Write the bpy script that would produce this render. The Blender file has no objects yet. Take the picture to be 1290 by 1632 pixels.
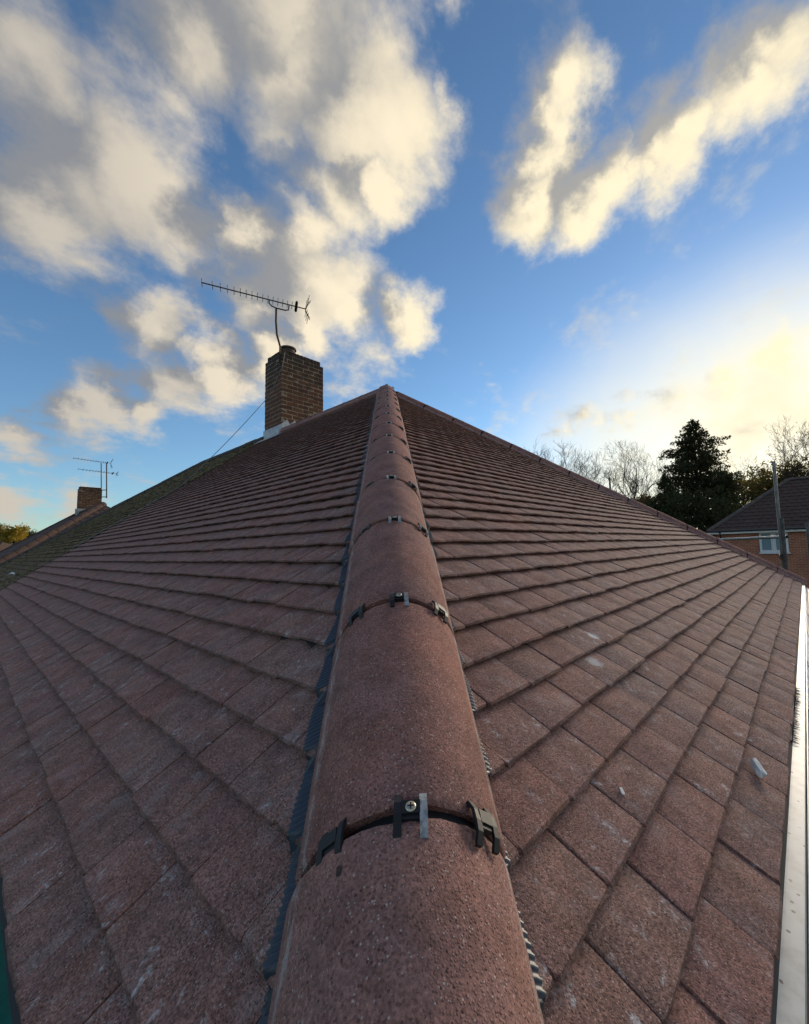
import bpy, bmesh, math, random
import numpy as np
from mathutils import Vector, Matrix, Euler

rng = random.Random(7)
nrg = np.random.default_rng(7)
SC = bpy.context.scene
COL = SC.collection
R = math.radians

# ------------------------------------------------------------------ camera
S2 = math.sqrt(.5)
A = Vector((-S2, S2, 0)); B = Vector((S2, S2, 0)); Z = Vector((0, 0, 1))   # along the main eave / along the hip-end eave
CAM = Vector((-0.00107, -0.10713, 0.60434))
yaw, pitch, roll = 0.0862039, 0.0843532, -0.0268516
F = Vector((math.sin(yaw)*math.cos(pitch), math.cos(yaw)*math.cos(pitch), math.sin(pitch)))
R0 = Vector((math.cos(yaw), -math.sin(yaw), 0)); U0 = R0.cross(F)
RT = R0*math.cos(roll) + U0*math.sin(roll); UP = -R0*math.sin(roll) + U0*math.cos(roll)
cd = bpy.data.cameras.new('camera'); cam = bpy.data.objects.new('camera', cd); COL.objects.link(cam)
cam.matrix_world = Matrix(((RT.x, UP.x, -F.x, CAM.x), (RT.y, UP.y, -F.y, CAM.y), (RT.z, UP.z, -F.z, CAM.z), (0, 0, 0, 1)))
cd.sensor_fit = 'HORIZONTAL'; cd.sensor_width = 36; cd.lens = 662.02/1290*36
cd.shift_x = -78.54/1290; cd.shift_y = .8/1290
cd.clip_start = .02; cd.clip_end = 5000
SC.camera = cam

# ------------------------------------------------------------------ sky and sun
SUN_AZ, SUN_EL = R(45), R(10.5)                     # azimuth from +Y towards +X
sun_dir = Vector((math.sin(SUN_AZ)*math.cos(SUN_EL), math.cos(SUN_AZ)*math.cos(SUN_EL), math.sin(SUN_EL)))
CLOUDS = [  # azimuth, elevation, tilt, half-length, half-width (degrees), weight
 (-42.1,41.1,19,6.6,4.2,.70),(-34.8,38.1,-15,6.0,6.2,1.0),(-41.1,32.1,27,6.4,3.9,.75),(-42.2,27.1,24,4.6,2.1,.6),(-27.1,49.4,24,6.4,4.5,.75),(-38,35,20,5,4,.75),
 (-16.4,50.0,16,9.4,6.1,1.1),(-20,52,10,6,5,.9),(-8.6,48.5,23,6.7,5.6,.9),(-10.5,42.0,17,9.2,4.7,1.1),(-4.8,41.9,9,5.2,3.0,.95),(-10.5,30.6,5,6,3.8,1.15),(-22.4,36.1,16,4.9,2.8,.9),(-15,37.5,20,6,3.5,1.0),
 (-13.8,31.5,9,9.8,5.2,1.2),(-8.2,29.4,11,9,3.5,1.05),(-25.5,27.0,26,8.0,3.6,1.0),(-20.0,25.5,19,8.4,3.6,.95),(-30.7,18.0,26,8.6,3.4,1.1),
 (-35.5,15.0,14,5.0,2.5,.9),(-24.2,21.5,25,7.8,2.9,1.0),(-41.1,12.7,18,5.1,1.9,1.0),(-44.6,11.5,11,4.4,2.0,.9),(-41.2,5.4,9,5.4,1.9,1.1),
 (-45.1,5.2,4,4.2,1.9,.9),(22.0,48.6,-30,5.4,3.0,.85),(20.2,46.3,-25,4.6,2.9,.95),(18.8,44.0,-15,4.6,3.0,.95),(22.5,40.6,-4,6.1,2.9,1.05),(28.0,40.4,12,5,2.3,1.0),(33.0,41.2,18,5,2.3,1.0),
 (39.1,42.3,13,5.7,2.7,1.05),(45.7,44.3,10,5.5,3.3,1.05),(5.6,53.3,80,5.0,2.5,.50),(29.2,16.8,8,9.5,1.5,.60),(23.7,16.0,3,5,1.2,.5),
 (44.2,19.8,15,7.0,1.9,.80),(47.0,21.8,17,4.6,1.5,.7),(24.5,38.6,5,4.5,2.4,1.0)]

def new(nt, typ, **kw):
    n = nt.nodes.new(typ)
    for k, v in kw.items(): setattr(n, k, v)
    return n
def mth(nt, op, a, b=None, c=None, clamp=False):
    n = new(nt, 'ShaderNodeMath', operation=op); n.use_clamp = clamp
    for i, v in enumerate((a, b, c)):
        if v is None: continue
        if isinstance(v, (int, float)): n.inputs[i].default_value = v
        else: nt.links.new(v, n.inputs[i])
    return n.outputs[0]
def vmth(nt, op, a, b=None, s=None):
    n = new(nt, 'ShaderNodeVectorMath', operation=op)
    for i, v in enumerate((a, b)):
        if v is None: continue
        if isinstance(v, (tuple, Vector)): n.inputs[i].default_value = tuple(v)
        else: nt.links.new(v, n.inputs[i])
    if s is not None:
        if isinstance(s, (int, float)): n.inputs['Scale'].default_value = s
        else: nt.links.new(s, n.inputs['Scale'])
    return n
def mixc(nt, f, a, b, blend='MIX'):
    n = new(nt, 'ShaderNodeMix', data_type='RGBA', blend_type=blend); n.clamp_factor = True
    for s, v in ((n.inputs['Factor'], f), (n.inputs['A'], a), (n.inputs['B'], b)):
        if isinstance(v, (int, float)): s.default_value = v
        elif isinstance(v, tuple): s.default_value = (*v[:3], 1)
        else: nt.links.new(v, s)
    return n.outputs['Result']
def ramp(nt, v, lo, hi, a=0., b=1., kind='SMOOTHSTEP'):
    n = new(nt, 'ShaderNodeMapRange', interpolation_type=kind)
    nt.links.new(v, n.inputs['Value'])
    for k, x in (('From Min', lo), ('From Max', hi), ('To Min', a), ('To Max', b)): n.inputs[k].default_value = x
    return n.outputs['Result']
def noise(nt, vec, scale, detail=2., rough=.5, dim='3D', dist=0.):
    n = new(nt, 'ShaderNodeTexNoise', noise_dimensions=dim)
    n.inputs['Scale'].default_value = scale; n.inputs['Detail'].default_value = detail
    n.inputs['Roughness'].default_value = rough; n.inputs['Distortion'].default_value = dist
    if vec is not None: nt.links.new(vec, n.inputs['Vector'])
    return n

SKY_TINT = (.55, .60, .63)
def puffs():
    """each bank of cloud as a chain of round puffs (direction, angular radius, weight)"""
    out = []
    for az, el, ro, rx, ry, am in CLOUDS:
        az, el, ro = R(az), R(el), R(ro)
        c = Vector((math.sin(az)*math.cos(el), math.cos(az)*math.cos(el), math.sin(el)))
        r = Vector((math.cos(az), -math.sin(az), 0)); u = r.cross(c)
        x = r*math.cos(ro)+u*math.sin(ro); y = -r*math.sin(ro)+u*math.cos(ro)
        if ry > rx: rx, ry, x = ry, rx, y
        n = max(1, int(round(rx/ry*.75)))
        for k in range(n):
            t = (2*k/(n-1)-1) if n > 1 else 0.
            out.append(((c + x*R((rx-ry*.8)*t)).normalized(), R(ry)*2.15*(1-.22*abs(t)), am*(1-.1*abs(t))))
    return out
PUFFS = puffs()
def cloud_group(name, detail):
    g = bpy.data.node_groups.new(name, 'ShaderNodeTree')
    for s in ('Dir', 'Warp'): g.interface.new_socket(s, in_out='INPUT', socket_type='NodeSocketVector')
    for s in ('Density', 'Bulk'): g.interface.new_socket(s, in_out='OUTPUT', socket_type='NodeSocketFloat')
    gi = new(g, 'NodeGroupInput'); go = new(g, 'NodeGroupOutput')
    d = gi.outputs[0]
    dw = vmth(g, 'ADD', d, gi.outputs[1]).outputs[0]
    tot = 0.
    for lo_, hi_, w_ in ((0, 2.6, 1), (2.6, 4.4, 1), (4.4, 7.2, 1), (7.2, 10.5, 1), (10.5, 40, 1), (0, 6, 0), (6, 40, 0)):      # puffs of like size share one falloff
        cl = [x for x in PUFFS if lo_ <= math.degrees(x[1]) < hi_ and (detail > 4 or hi_ > 4.4) and (x[2] > .62) == (w_ == 1)]
        if not cl: continue
        mn = None
        for c, rad, am in cl:
            dist = vmth(g, 'DISTANCE', dw, tuple(c)).outputs['Value']
            mn = dist if mn is None else mth(g, 'MINIMUM', mn, dist)
        rad = sum(x[1] for x in cl)/len(cl); am = sum(x[2] for x in cl)/len(cl)
        tot = mth(g, 'MAXIMUM', tot, mth(g, 'MULTIPLY_ADD', mn, -am/rad, am))
    tot = mth(g, 'MULTIPLY', ramp(g, tot, -.05, .95, kind='LINEAR'), 1.55)
    sep = new(g, 'ShaderNodeSeparateXYZ'); g.links.new(d, sep.inputs[0])
    z = mth(g, 'ADD', mth(g, 'MAXIMUM', sep.outputs[2], 0.), .22)
    uv = vmth(g, 'SCALE', d, s=mth(g, 'DIVIDE', 1., z)).outputs[0]
    st = new(g, 'ShaderNodeMapping', vector_type='POINT'); g.links.new(uv, st.inputs['Vector'])
    st.inputs['Rotation'].default_value = (0, 0, R(-38)); st.inputs['Scale'].default_value = (1.1, .95, 1.)
    n1 = noise(g, st.outputs[0], 4.6, detail, .61, dist=.12 if detail > 4 else 0.).outputs['Fac']
    n2 = noise(g, uv, 1.1, 2, .5).outputs['Fac']
    # away from the view the same kind of broken cloud goes on
    beh = ramp(g, vmth(g, 'DOT_PRODUCT', d, tuple(F)).outputs['Value'], .30, .55, 1., 0.)
    gen = mth(g, 'MULTIPLY', beh, ramp(g, n2, .42, .62, 0., 1.))
    tot = mth(g, 'MAXIMUM', tot, gen)
    r = mth(g, 'ADD', tot, mth(g, 'MULTIPLY', mth(g, 'SUBTRACT', n1, .5), 2.7))
    g.links.new(r, go.inputs[0]); g.links.new(tot, go.inputs[1])
    return g

world = bpy.data.worlds.new('World'); SC.world = world; world.use_nodes = True
world.cycles.sampling_method = 'MANUAL'; world.cycles.sample_map_resolution = 512
wt = world.node_tree; wt.nodes.clear()
tc = new(wt, 'ShaderNodeTexCoord'); dirv = vmth(wt, 'NORMALIZE', tc.outputs['Generated']).outputs[0]
sky = new(wt, 'ShaderNodeTexSky', sky_type='NISHITA'); sky.sun_disc = False
sky.sun_elevation = SUN_EL; sky.sun_rotation = SUN_AZ
sky.altitude = 100; sky.air_density = 1.; sky.dust_density = .35; sky.ozone_density = 3.
wq = vmth(wt, 'SUBTRACT', noise(wt, dirv, 11., 5, .62).outputs['Color'], (.5, .5, .5))
wq = vmth(wt, 'SCALE', wq.outputs[0], s=.12).outputs[0]
def dens(g, v):
    n = new(wt, 'ShaderNodeGroup'); n.node_tree = g; wt.links.new(v, n.inputs[0]); wt.links.new(wq, n.inputs[1]); return n.outputs[0], n.outputs[1]
d0, f0 = dens(cloud_group('cloud_density', 8), dirv)
off = vmth(wt, 'SCALE', tuple(sun_dir), s=.075).outputs[0]
d1, f1 = dens(cloud_group('cloud_density_sunward', 2), vmth(wt, 'NORMALIZE', vmth(wt, 'ADD', dirv, off).outputs[0]).outputs[0])
sd = vmth(wt, 'DOT_PRODUCT', dirv, tuple(sun_dir)).outputs['Value']
alpha = ramp(wt, d0, .12, 1.25, 0., .97)
lit = mth(wt, 'ADD', mth(wt, 'MULTIPLY', mth(wt, 'SUBTRACT', f0, f1), 1.0), mth(wt, 'MULTIPLY', mth(wt, 'SUBTRACT', d0, d1), .45))
lit = ramp(wt, mth(wt, 'ADD', lit, mth(wt, 'MULTIPLY', mth(wt, 'SUBTRACT', 1., alpha), .28)), -.50, .85)
near = ramp(wt, sd, .2, 1.)
CL_SHADE, CL_LIT, CL_WARM = (.84, .87, .93), (3.0, 2.6, 2.0), (3.5, 3.05, 2.1)
litc = mixc(wt, near, CL_LIT, CL_WARM)
shade = mixc(wt, near, CL_SHADE, (1.35, 1.3, 1.2))
lit = mth(wt, 'MULTIPLY', lit, mth(wt, 'MAXIMUM', ramp(wt, sd, -.05, .6, .30, 1.), ramp(wt, sd, -.15, -.6, .5, 1.)))  # out-of-view clouds opposite the sun are brightened to warm the main slope
cc = mixc(wt, lit, shade, litc)
sz_ = vmth(wt, 'NORMALIZE', vmth(wt, 'MULTIPLY', dirv, (1., 1., 2.3)).outputs[0]).outputs[0]
sd2 = vmth(wt, 'DOT_PRODUCT', sz_, tuple(Vector((sun_dir.x, sun_dir.y, sun_dir.z*2.3)).normalized())).outputs['Value']
veil = mth(wt, 'MULTIPLY', ramp(wt, sd2, .83, 1.0), ramp(wt, noise(wt, dirv, 5., 4, .6).outputs['Fac'], .25, .75, .65, 1.))
skyb = mixc(wt, 1., sky.outputs[0], SKY_TINT, 'MULTIPLY')
skyc = mixc(wt, veil, skyb, (3.3, 2.95, 2.1))
full = mixc(wt, alpha, skyc, cc)
bg = new(wt, 'ShaderNodeBackground'); bg.inputs['Strength'].default_value = .1
wt.links.new(full, bg.inputs['Color'])
wo = new(wt, 'ShaderNodeOutputWorld'); wt.links.new(bg.outputs[0], wo.inputs[0])

sl = bpy.data.lights.new('sun', 'SUN'); sl.energy = 1.4; sl.angle = R(24); sl.color = (1, .85, .66)
so = bpy.data.objects.new('sun', sl); COL.objects.link(so)
so.rotation_euler = (-sun_dir).to_track_quat('-Z', 'Y').to_euler()
so.location = sun_dir*50

vs = SC.view_settings
vs.view_transform = 'Standard'; vs.look = 'None'; vs.gamma = 1; vs.exposure = 1.70; vs.use_curve_mapping = False
SC.render.engine = 'CYCLES'
SC.cycles.use_denoising = True; SC.cycles.use_adaptive_sampling = True; SC.cycles.adaptive_threshold = .02
SC.cycles.max_bounces = 5; SC.cycles.diffuse_bounces = 3; SC.cycles.glossy_bounces = 3; SC.cycles.transparent_max_bounces = 6

# ------------------------------------------------------------------ roof geometry constants
TL, TR = 0.653575, 0.583785                    # pitch of the main slope / of the hip end
tL, tR = math.tan(TL), math.tan(TR)
W = 7.578; G = .10432; TW = .165; TT = .0185
HZ = W/2*tL; AP = HZ/tR                        # apex height, apex distance along the eave
SLL = W/2/math.cos(TL); SLR = HZ/math.sin(TR)
PARTY = 7.92
GROUND = -5.35
def P(a, b, z): return A*a + B*b + Z*z

# ------------------------------------------------------------------ mesh helpers
class MB:
    def __init__(s): s.v = []; s.f = []; s.uv = []; s.rnd = []
    def add(s, v, f, uv=None, rnd=0.):
        o = len(s.v); s.v += [tuple(x) for x in v]; s.f += [tuple(i+o for i in q) for q in f]
        s.uv += list(uv) if uv is not None else [(0., 0.)]*len(v)
        s.rnd += [rnd]*len(f)
    def box(s, c, sx, sy, sz, ax=None, bev=0):
        ax = ax or (Vector((1,0,0)), Vector((0,1,0)), Vector((0,0,1)))
        c = Vector(c); v = []
        for i in (-1, 1):
            for j in (-1, 1):
                for k in (-1, 1): v.append(c + ax[0]*(i*sx/2) + ax[1]*(j*sy/2) + ax[2]*(k*sz/2))
        s.add(v, [(0,1,3,2),(4,6,7,5),(0,4,5,1),(2,3,7,6),(0,2,6,4),(1,5,7,3)])
    def tube(s, pts, rad, n=6, cap=True):
        pts = [Vector(p) for p in pts]
        rad = rad if isinstance(rad, (list, tuple)) else [rad]*len(pts)
        v = []; f = []; up = None
        for i, p in enumerate(pts):
            t = (pts[min(i+1, len(pts)-1)] - pts[max(i-1, 0)])
            if t.length < 1e-9: t = Vector((0, 0, 1))
            t.normalize()
            if up is None: up = Vector((0, 0, 1)) if abs(t.z) < .9 else Vector((1, 0, 0))
            x = up.cross(t); x = x.normalized() if x.length > 1e-6 else t.orthogonal().normalized()
            y = t.cross(x)
            for k in range(n):
                an = 2*math.pi*k/n
                v.append(p + x*(math.cos(an)*rad[i]) + y*(math.sin(an)*rad[i]))
        for i in range(len(pts)-1):
            for k in range(n):
                k2 = (k+1) % n
                f.append((i*n+k, i*n+k2, (i+1)*n+k2, (i+1)*n+k))
        if cap:
            f.append(tuple(range(n))[::-1]); f.append(tuple((len(pts)-1)*n+k for k in range(n)))
        s.add(v, f)
    def lathe(s, c, prof, n=20):
        c = Vector(c); v = []; f = []
        for r, z in prof:
            for k in range(n):
                an = 2*math.pi*k/n; v.append(c + Vector((r*math.cos(an), r*math.sin(an), z)))
        for i in range(len(prof)-1):
            for k in range(n):
                k2 = (k+1) % n; f.append((i*n+k, i*n+k2, (i+1)*n+k2, (i+1)*n+k))
        s.add(v, f)
    def mesh(s, name, mat, smooth=False, extra=True):
        me = bpy.data.meshes.new(name); me.from_pydata(s.v, [], s.f); me.update()
        if mat: me.materials.append(mat)
        if extra:
            ul = me.uv_layers.new(name='UVMap')
            li = np.empty(len(me.loops), dtype=np.int32); me.loops.foreach_get('vertex_index', li)
            ul.data.foreach_set('uv', np.array(s.uv, dtype=np.float32)[li].ravel())
            at = me.attributes.new('rnd', 'FLOAT', 'FACE'); at.data.foreach_set('value', np.array(s.rnd, dtype=np.float32))
        if smooth: me.polygons.foreach_set('use_smooth', np.ones(len(me.polygons), dtype=bool))
        return me
def obj(name, mesh, parent=None, M=None, **props):
    o = bpy.data.objects.new(name, mesh); COL.objects.link(o)
    if parent is not None:
        o.parent = parent; pm = parent
        o.matrix_parent_inverse = WM[parent.name].inverted()
    if M is not None: o.matrix_basis = M
    WM[o.name] = M.copy() if M is not None else Matrix.Identity(4)
    for k, v in props.items(): o[k] = v
    return o
WM = {}
def thing(name, loc, label, cat, group=None):
    o = obj(name, None, None, Matrix.Translation(Vector(loc)), label=label, category=cat)
    o.empty_display_size = .2
    if group: o['group'] = group
    return o
def tag(o, label, cat, group=None):
    o['label'] = label; o['category'] = cat
    if group: o['group'] = group
    return o

# ------------------------------------------------------------------ materials
def mat(name, col=(.5,.5,.5), rough=.6, metal=0., spec=.5):
    m = bpy.data.materials.new(name); m.use_nodes = True
    b = m.node_tree.nodes['Principled BSDF']
    b.inputs['Base Color'].default_value = (*col, 1); b.inputs['Roughness'].default_value = rough
    b.inputs['Metallic'].default_value = metal; b.inputs['Specular IOR Level'].default_value = spec
    return m
def bsdf(m): return m.node_tree.nodes['Principled BSDF']
def pos(nt): return new(nt, 'ShaderNodeNewGeometry').outputs['Position']
def rnd_socket(nt):
    a = new(nt, 'ShaderNodeAttribute', attribute_type='GEOMETRY', attribute_name='rnd')
    b = new(nt, 'ShaderNodeAttribute', attribute_type='OBJECT', attribute_name='tint')
    return mth(nt, 'ADD', a.outputs['Fac'], b.outputs['Fac'])
def bump(nt, h, strength, dist, prev=None):
    n = new(nt, 'ShaderNodeBump'); n.inputs['Strength'].default_value = strength; n.inputs['Distance'].default_value = dist
    nt.links.new(h, n.inputs['Height'])
    if prev is not None: nt.links.new(prev, n.inputs['Normal'])
    return n.outputs[0]
def simple_noise_mat(name, c1, c2, scale, rough=.7, bumpd=0., metal=0., detail=4):
    m = mat(name, c1, rough, metal); nt = m.node_tree
    n = noise(nt, pos(nt), scale, detail, .6)
    nt.links.new(mixc(nt, ramp(nt, n.outputs['Fac'], .35, .65), c1, c2), bsdf(m).inputs['Base Color'])
    if bumpd: nt.links.new(bump(nt, n.outputs['Fac'], .6, bumpd), bsdf(m).inputs['Normal'])
    return m

def concrete_tile(name, ca, cb, cg, effl=.5, splats=(), grain=1., scuff=0., lap=.6, cell=.38):
    """granular faced concrete: tile-to-tile tint, sand grains, pale lime bloom"""
    m = mat(name, ca, .88, 0, .25); nt = m.node_tree; p = pos(nt); r = rnd_socket(nt)
    uvn = new(nt, 'ShaderNodeUVMap', uv_map='UVMap').outputs[0]
    wn = new(nt, 'ShaderNodeTexWhiteNoise', noise_dimensions='1D'); nt.links.new(r, wn.inputs['W'])
    h1 = new(nt, 'ShaderNodeSeparateXYZ'); nt.links.new(wn.outputs['Color'], h1.inputs[0])
    c = mixc(nt, ramp(nt, h1.outputs[0], .15, .95), ca, cb)
    big = noise(nt, p, 2.6, 4, .6).outputs['Fac']
    mid = noise(nt, p, 17., 5, .65).outputs['Fac']
    c = mixc(nt, mth(nt, 'MULTIPLY', ramp(nt, mth(nt, 'ADD', mth(nt, 'MULTIPLY', h1.outputs[1], .30), big), .52, 1.0), .6), c, cg)
    c = mixc(nt, ramp(nt, mid, .25, .75), mixc(nt, 1., c, (.72, .70, .70), 'MULTIPLY'), mixc(nt, 1., c, (1.22, 1.2, 1.2), 'MULTIPLY'))
    hue = noise(nt, p, 6.5, 4, .6).outputs['Fac']
    c = mixc(nt, ramp(nt, hue, .35, .68), mixc(nt, 1., c, (.94, .94, .98), 'MULTIPLY'), mixc(nt, 1., c, (1.07, .99, .94), 'MULTIPLY'))
    # grains
    v = new(nt, 'ShaderNodeTexVoronoi', feature='F1'); v.inputs['Scale'].default_value = 360; nt.links.new(p, v.inputs['Vector'])
    vs_ = new(nt, 'ShaderNodeSeparateXYZ'); nt.links.new(v.outputs['Color'], vs_.inputs[0])
    fine = noise(nt, p, 300., 3, .65).outputs['Fac']
    gr = ramp(nt, vs_.outputs[0], 0., 1., 1-cell, 1+cell, 'LINEAR')
    c = vmth(nt, 'SCALE', c, s=mth(nt, 'MULTIPLY', gr, ramp(nt, fine, .3, .7, .78, 1.22))).outputs[0]
    sp = mth(nt, 'MULTIPLY', ramp(nt, v.outputs['Distance'], .30, .5, 1., 0.), ramp(nt, vs_.outputs[1], .90, .95))
    c = mixc(nt, mth(nt, 'MULTIPLY', sp, .7*grain), c, (.55, .46, .41))
    dk = mth(nt, 'MULTIPLY', ramp(nt, v.outputs['Distance'], .3, .5, 1., 0.), ramp(nt, vs_.outputs[2], .91, .96))
    c = mixc(nt, mth(nt, 'MULTIPLY', dk, .5*grain), c, (.04, .027, .024))
    # lime bloom, streaked down the tile
    if effl > 0:
        mp = new(nt, 'ShaderNodeMapping'); nt.links.new(uvn, mp.inputs['Vector']); mp.inputs['Scale'].default_value = (36., 27., 1.)
        lo = new(nt, 'ShaderNodeCombineXYZ'); nt.links.new(mth(nt, 'MULTIPLY', h1.outputs[2], 91.), lo.inputs[0]); nt.links.new(mth(nt, 'MULTIPLY', r, 57.), lo.inputs[2])
        e1 = noise(nt, vmth(nt, 'ADD', mp.outputs[0], lo.outputs[0]).outputs[0], 1., 6, .72, dist=.6).outputs['Fac']
        e2 = noise(nt, p, 95., 3, .7).outputs['Fac']
        e = mth(nt, 'MULTIPLY', ramp(nt, e1, .545, .73), ramp(nt, e2, .40, .60))
        e = mth(nt, 'MULTIPLY', e, ramp(nt, h1.outputs[2], .15, .9, .1, 1.))
        c = mixc(nt, mth(nt, 'MULTIPLY', e, effl), c, (.70, .68, .66))
        soft = mth(nt, 'MULTIPLY', ramp(nt, noise(nt, vmth(nt, 'ADD', mp.outputs[0], lo.outputs[0]).outputs[0], .5, 4, .6).outputs['Fac'], .5, .78), .30*effl)
        c = mixc(nt, soft, c, (.42, .37, .36))
    if scuff:
        ux = new(nt, 'ShaderNodeSeparateXYZ'); nt.links.new(uvn, ux.inputs[0])
        ax_ = mth(nt, 'ABSOLUTE', mth(nt, 'SUBTRACT', mth(nt, 'ABSOLUTE', ux.outputs[0]), scuff))
        mp2 = new(nt, 'ShaderNodeMapping'); nt.links.new(uvn, mp2.inputs['Vector']); mp2.inputs['Scale'].default_value = (160., 26., 1.)
        k2 = mth(nt, 'MULTIPLY', ramp(nt, ax_, .001, .007, 1., 0.), ramp(nt, noise(nt, mp2.outputs[0], 1., 4, .7).outputs['Fac'], .40, .62))
        c = mixc(nt, mth(nt, 'MULTIPLY', k2, .55), c, (.52, .48, .45))
    for (w, rad, am) in splats:
        dd = vmth(nt, 'DISTANCE', p, tuple(w)).outputs['Value']
        s = mth(nt, 'SUBTRACT', ramp(nt, dd, 0., rad, 1., 0., 'LINEAR'), mth(nt, 'MULTIPLY', noise(nt, p, 120., 4, .7).outputs['Fac'], .75))
        c = mixc(nt, mth(nt, 'MULTIPLY', ramp(nt, s, .0, .3), am), c, (.72, .72, .70))
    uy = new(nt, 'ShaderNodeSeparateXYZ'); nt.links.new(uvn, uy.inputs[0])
    lip_dirt_shade = mth(nt, 'MULTIPLY', ramp(nt, uy.outputs[1], .002, .006, 1., 0.), ramp(nt, noise(nt, p, 45., 4, .7).outputs['Fac'], .30, .62, .25, .9))
    if lap: c = mixc(nt, mth(nt, 'MULTIPLY', lip_dirt_shade, lap), c, (.045, .030, .025))  # tile tails darkened: grime plus the lap's shade put into the colour
    nt.links.new(c, bsdf(m).inputs['Base Color'])
    hgt = mth(nt, 'ADD', mth(nt, 'MULTIPLY', fine, .5), mth(nt, 'MULTIPLY', ramp(nt, v.outputs['Distance'], .1, .6, 1., 0.), ramp(nt, vs_.outputs[2], .2, 1.)))
    nt.links.new(bump(nt, hgt, .9, .0022*grain, bump(nt, mid, .35, .004)), bsdf(m).inputs['Normal'])
    return m

def at_R(b, a): return P(a, b, a*tR)
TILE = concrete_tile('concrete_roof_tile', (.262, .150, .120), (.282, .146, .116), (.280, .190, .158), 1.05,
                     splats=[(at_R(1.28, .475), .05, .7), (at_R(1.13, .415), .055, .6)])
CAPM = concrete_tile('concrete_hip_tile', (.262, .132, .108), (.285, .138, .110), (.280, .175, .148), .0, scuff=.126, lap=0., grain=1.1, cell=.2)
BLACK = mat('black_plastic', (.014, .014, .015), .5, 0, .35)
TAPE = mat('hip_tape', (.020, .030, .045), .42)
SCREW = simple_noise_mat('zinc_screw', (.62, .56, .42), (.45, .38, .27), 700, .35, metal=.8)
WHITE = simple_noise_mat('white_plastic', (.74, .74, .70), (.66, .66, .62), 14, .4)
UNDER = mat('underlay', (.03, .03, .032), .8)
def dirty_white():
    m = mat('eaves_tray', (.7, .69, .63), .45); nt = m.node_tree; p = pos(nt)
    v = new(nt, 'ShaderNodeTexVoronoi'); v.inputs['Scale'].default_value = 75; nt.links.new(p, v.inputs['Vector'])
    s = new(nt, 'ShaderNodeSeparateXYZ'); nt.links.new(v.outputs['Color'], s.inputs[0])
    k = mth(nt, 'MULTIPLY', ramp(nt, v.outputs['Distance'], .2, .3, 1., 0.), ramp(nt, s.outputs[0], .80, .84))
    c = mixc(nt, ramp(nt, noise(nt, p, 25, 5, .6).outputs['Fac'], .4, .75), (.56, .55, .50), (.40, .385, .34))
    nt.links.new(mixc(nt, k, c, (.04, .035, .03)), bsdf(m).inputs['Base Color'])
    return m
TRAY = dirty_white()

# ------------------------------------------------------------------ tiles
def tile_template(seed, w=TW-.0018, L=.128, t=TT, camber=.0035, jit=.0018, g=G):
    q = random.Random(seed); chip = [q.uniform(.003, .007), q.uniform(.003, .007)]
    if seed % 4 == 3: chip[q.randrange(2)] = q.uniform(.010, .017)
    xs = [0, .004, w*.30, w*.68, w-.004, w]
    v = []; uv = []
    for row in range(4):
        for i, x in enumerate(xs):
            e = i in (0, 5); cz = -camber*(2*x/w-1)**2 - (.0012 if e else 0)
            j = q.uniform(-jit, jit)
            ck = 0 if not e else chip[0 if i == 0 else 1]
            if row == 0: y, z = j + ck + .0075, -t+.0008
            elif row == 1: y, z = j - .0006 + ck, cz - .0045 + q.uniform(-.0010, .0010)
            elif row == 2: y, z = .0042 + ck*.85 + j*.5, cz - .0006 + q.uniform(-.0004, .0004)
            else: y, z = L, cz - L*t/g
            v.append((x, y, z)); uv.append((x, y))
    f = []
    for r in range(3):
        for i in range(5): f.append((r*6+i, r*6+i+1, (r+1)*6+i+1, (r+1)*6+i))
    o = len(v)
    for x in (0, w): v += [(x, L, -t - L*t/g)]; uv += [(x, L)]
    f += [(0, 6, 12, 18, o)[::-1], (5, 11, 17, 23, o+1)]
    return v, f, uv
TV = [tile_template(100+i) for i in range(10)]
OV = [tile_template(200+i, camber=.007, jit=.004, t=.016) for i in range(8)]

def to_pix(p):
    d = p - CAM; z = d.dot(F)
    if z < .05: return None
    return 723.54+662.02*d.dot(RT)/z, 816.8-662.02*d.dot(UP)/z, z

def lay_slope(ex, eu, n, xrange, course_count, keep, q, variants=TV, g=G, w=TW, jit=1., start=0, phase=0.):
    """yield (variant, matrix, cutplanes) for every tile of a slope; xrange(s) gives the course extent"""
    out = []
    for k in range(start, course_count):
        s = k*g
        lo, hi = xrange(s, s+g)
        x = math.floor(lo/w)*w - (w/2 if k % 2 else 0) + phase
        wob = q.uniform(-.012, .012)*jit
        while x < hi:
            if x+w > lo:
                M = Matrix((( ex.x, eu.x, n.x, 0), (ex.y, eu.y, n.y, 0), (ex.z, eu.z, n.z, 0), (0, 0, 0, 1)))
                T = ex*(x+wob) + eu*(s+q.uniform(-.0034, .0034)*jit) + n*(q.uniform(-.0016, .0016)*jit)
                M = Matrix.Translation(T) @ M @ Euler((q.uniform(-.008, .008)*jit, q.uniform(-.007, .007)*jit, q.uniform(-.009, .009)*jit)).to_matrix().to_4x4()
                out.append((q.randrange(len(variants)), M))
            x += w
    return out

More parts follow.
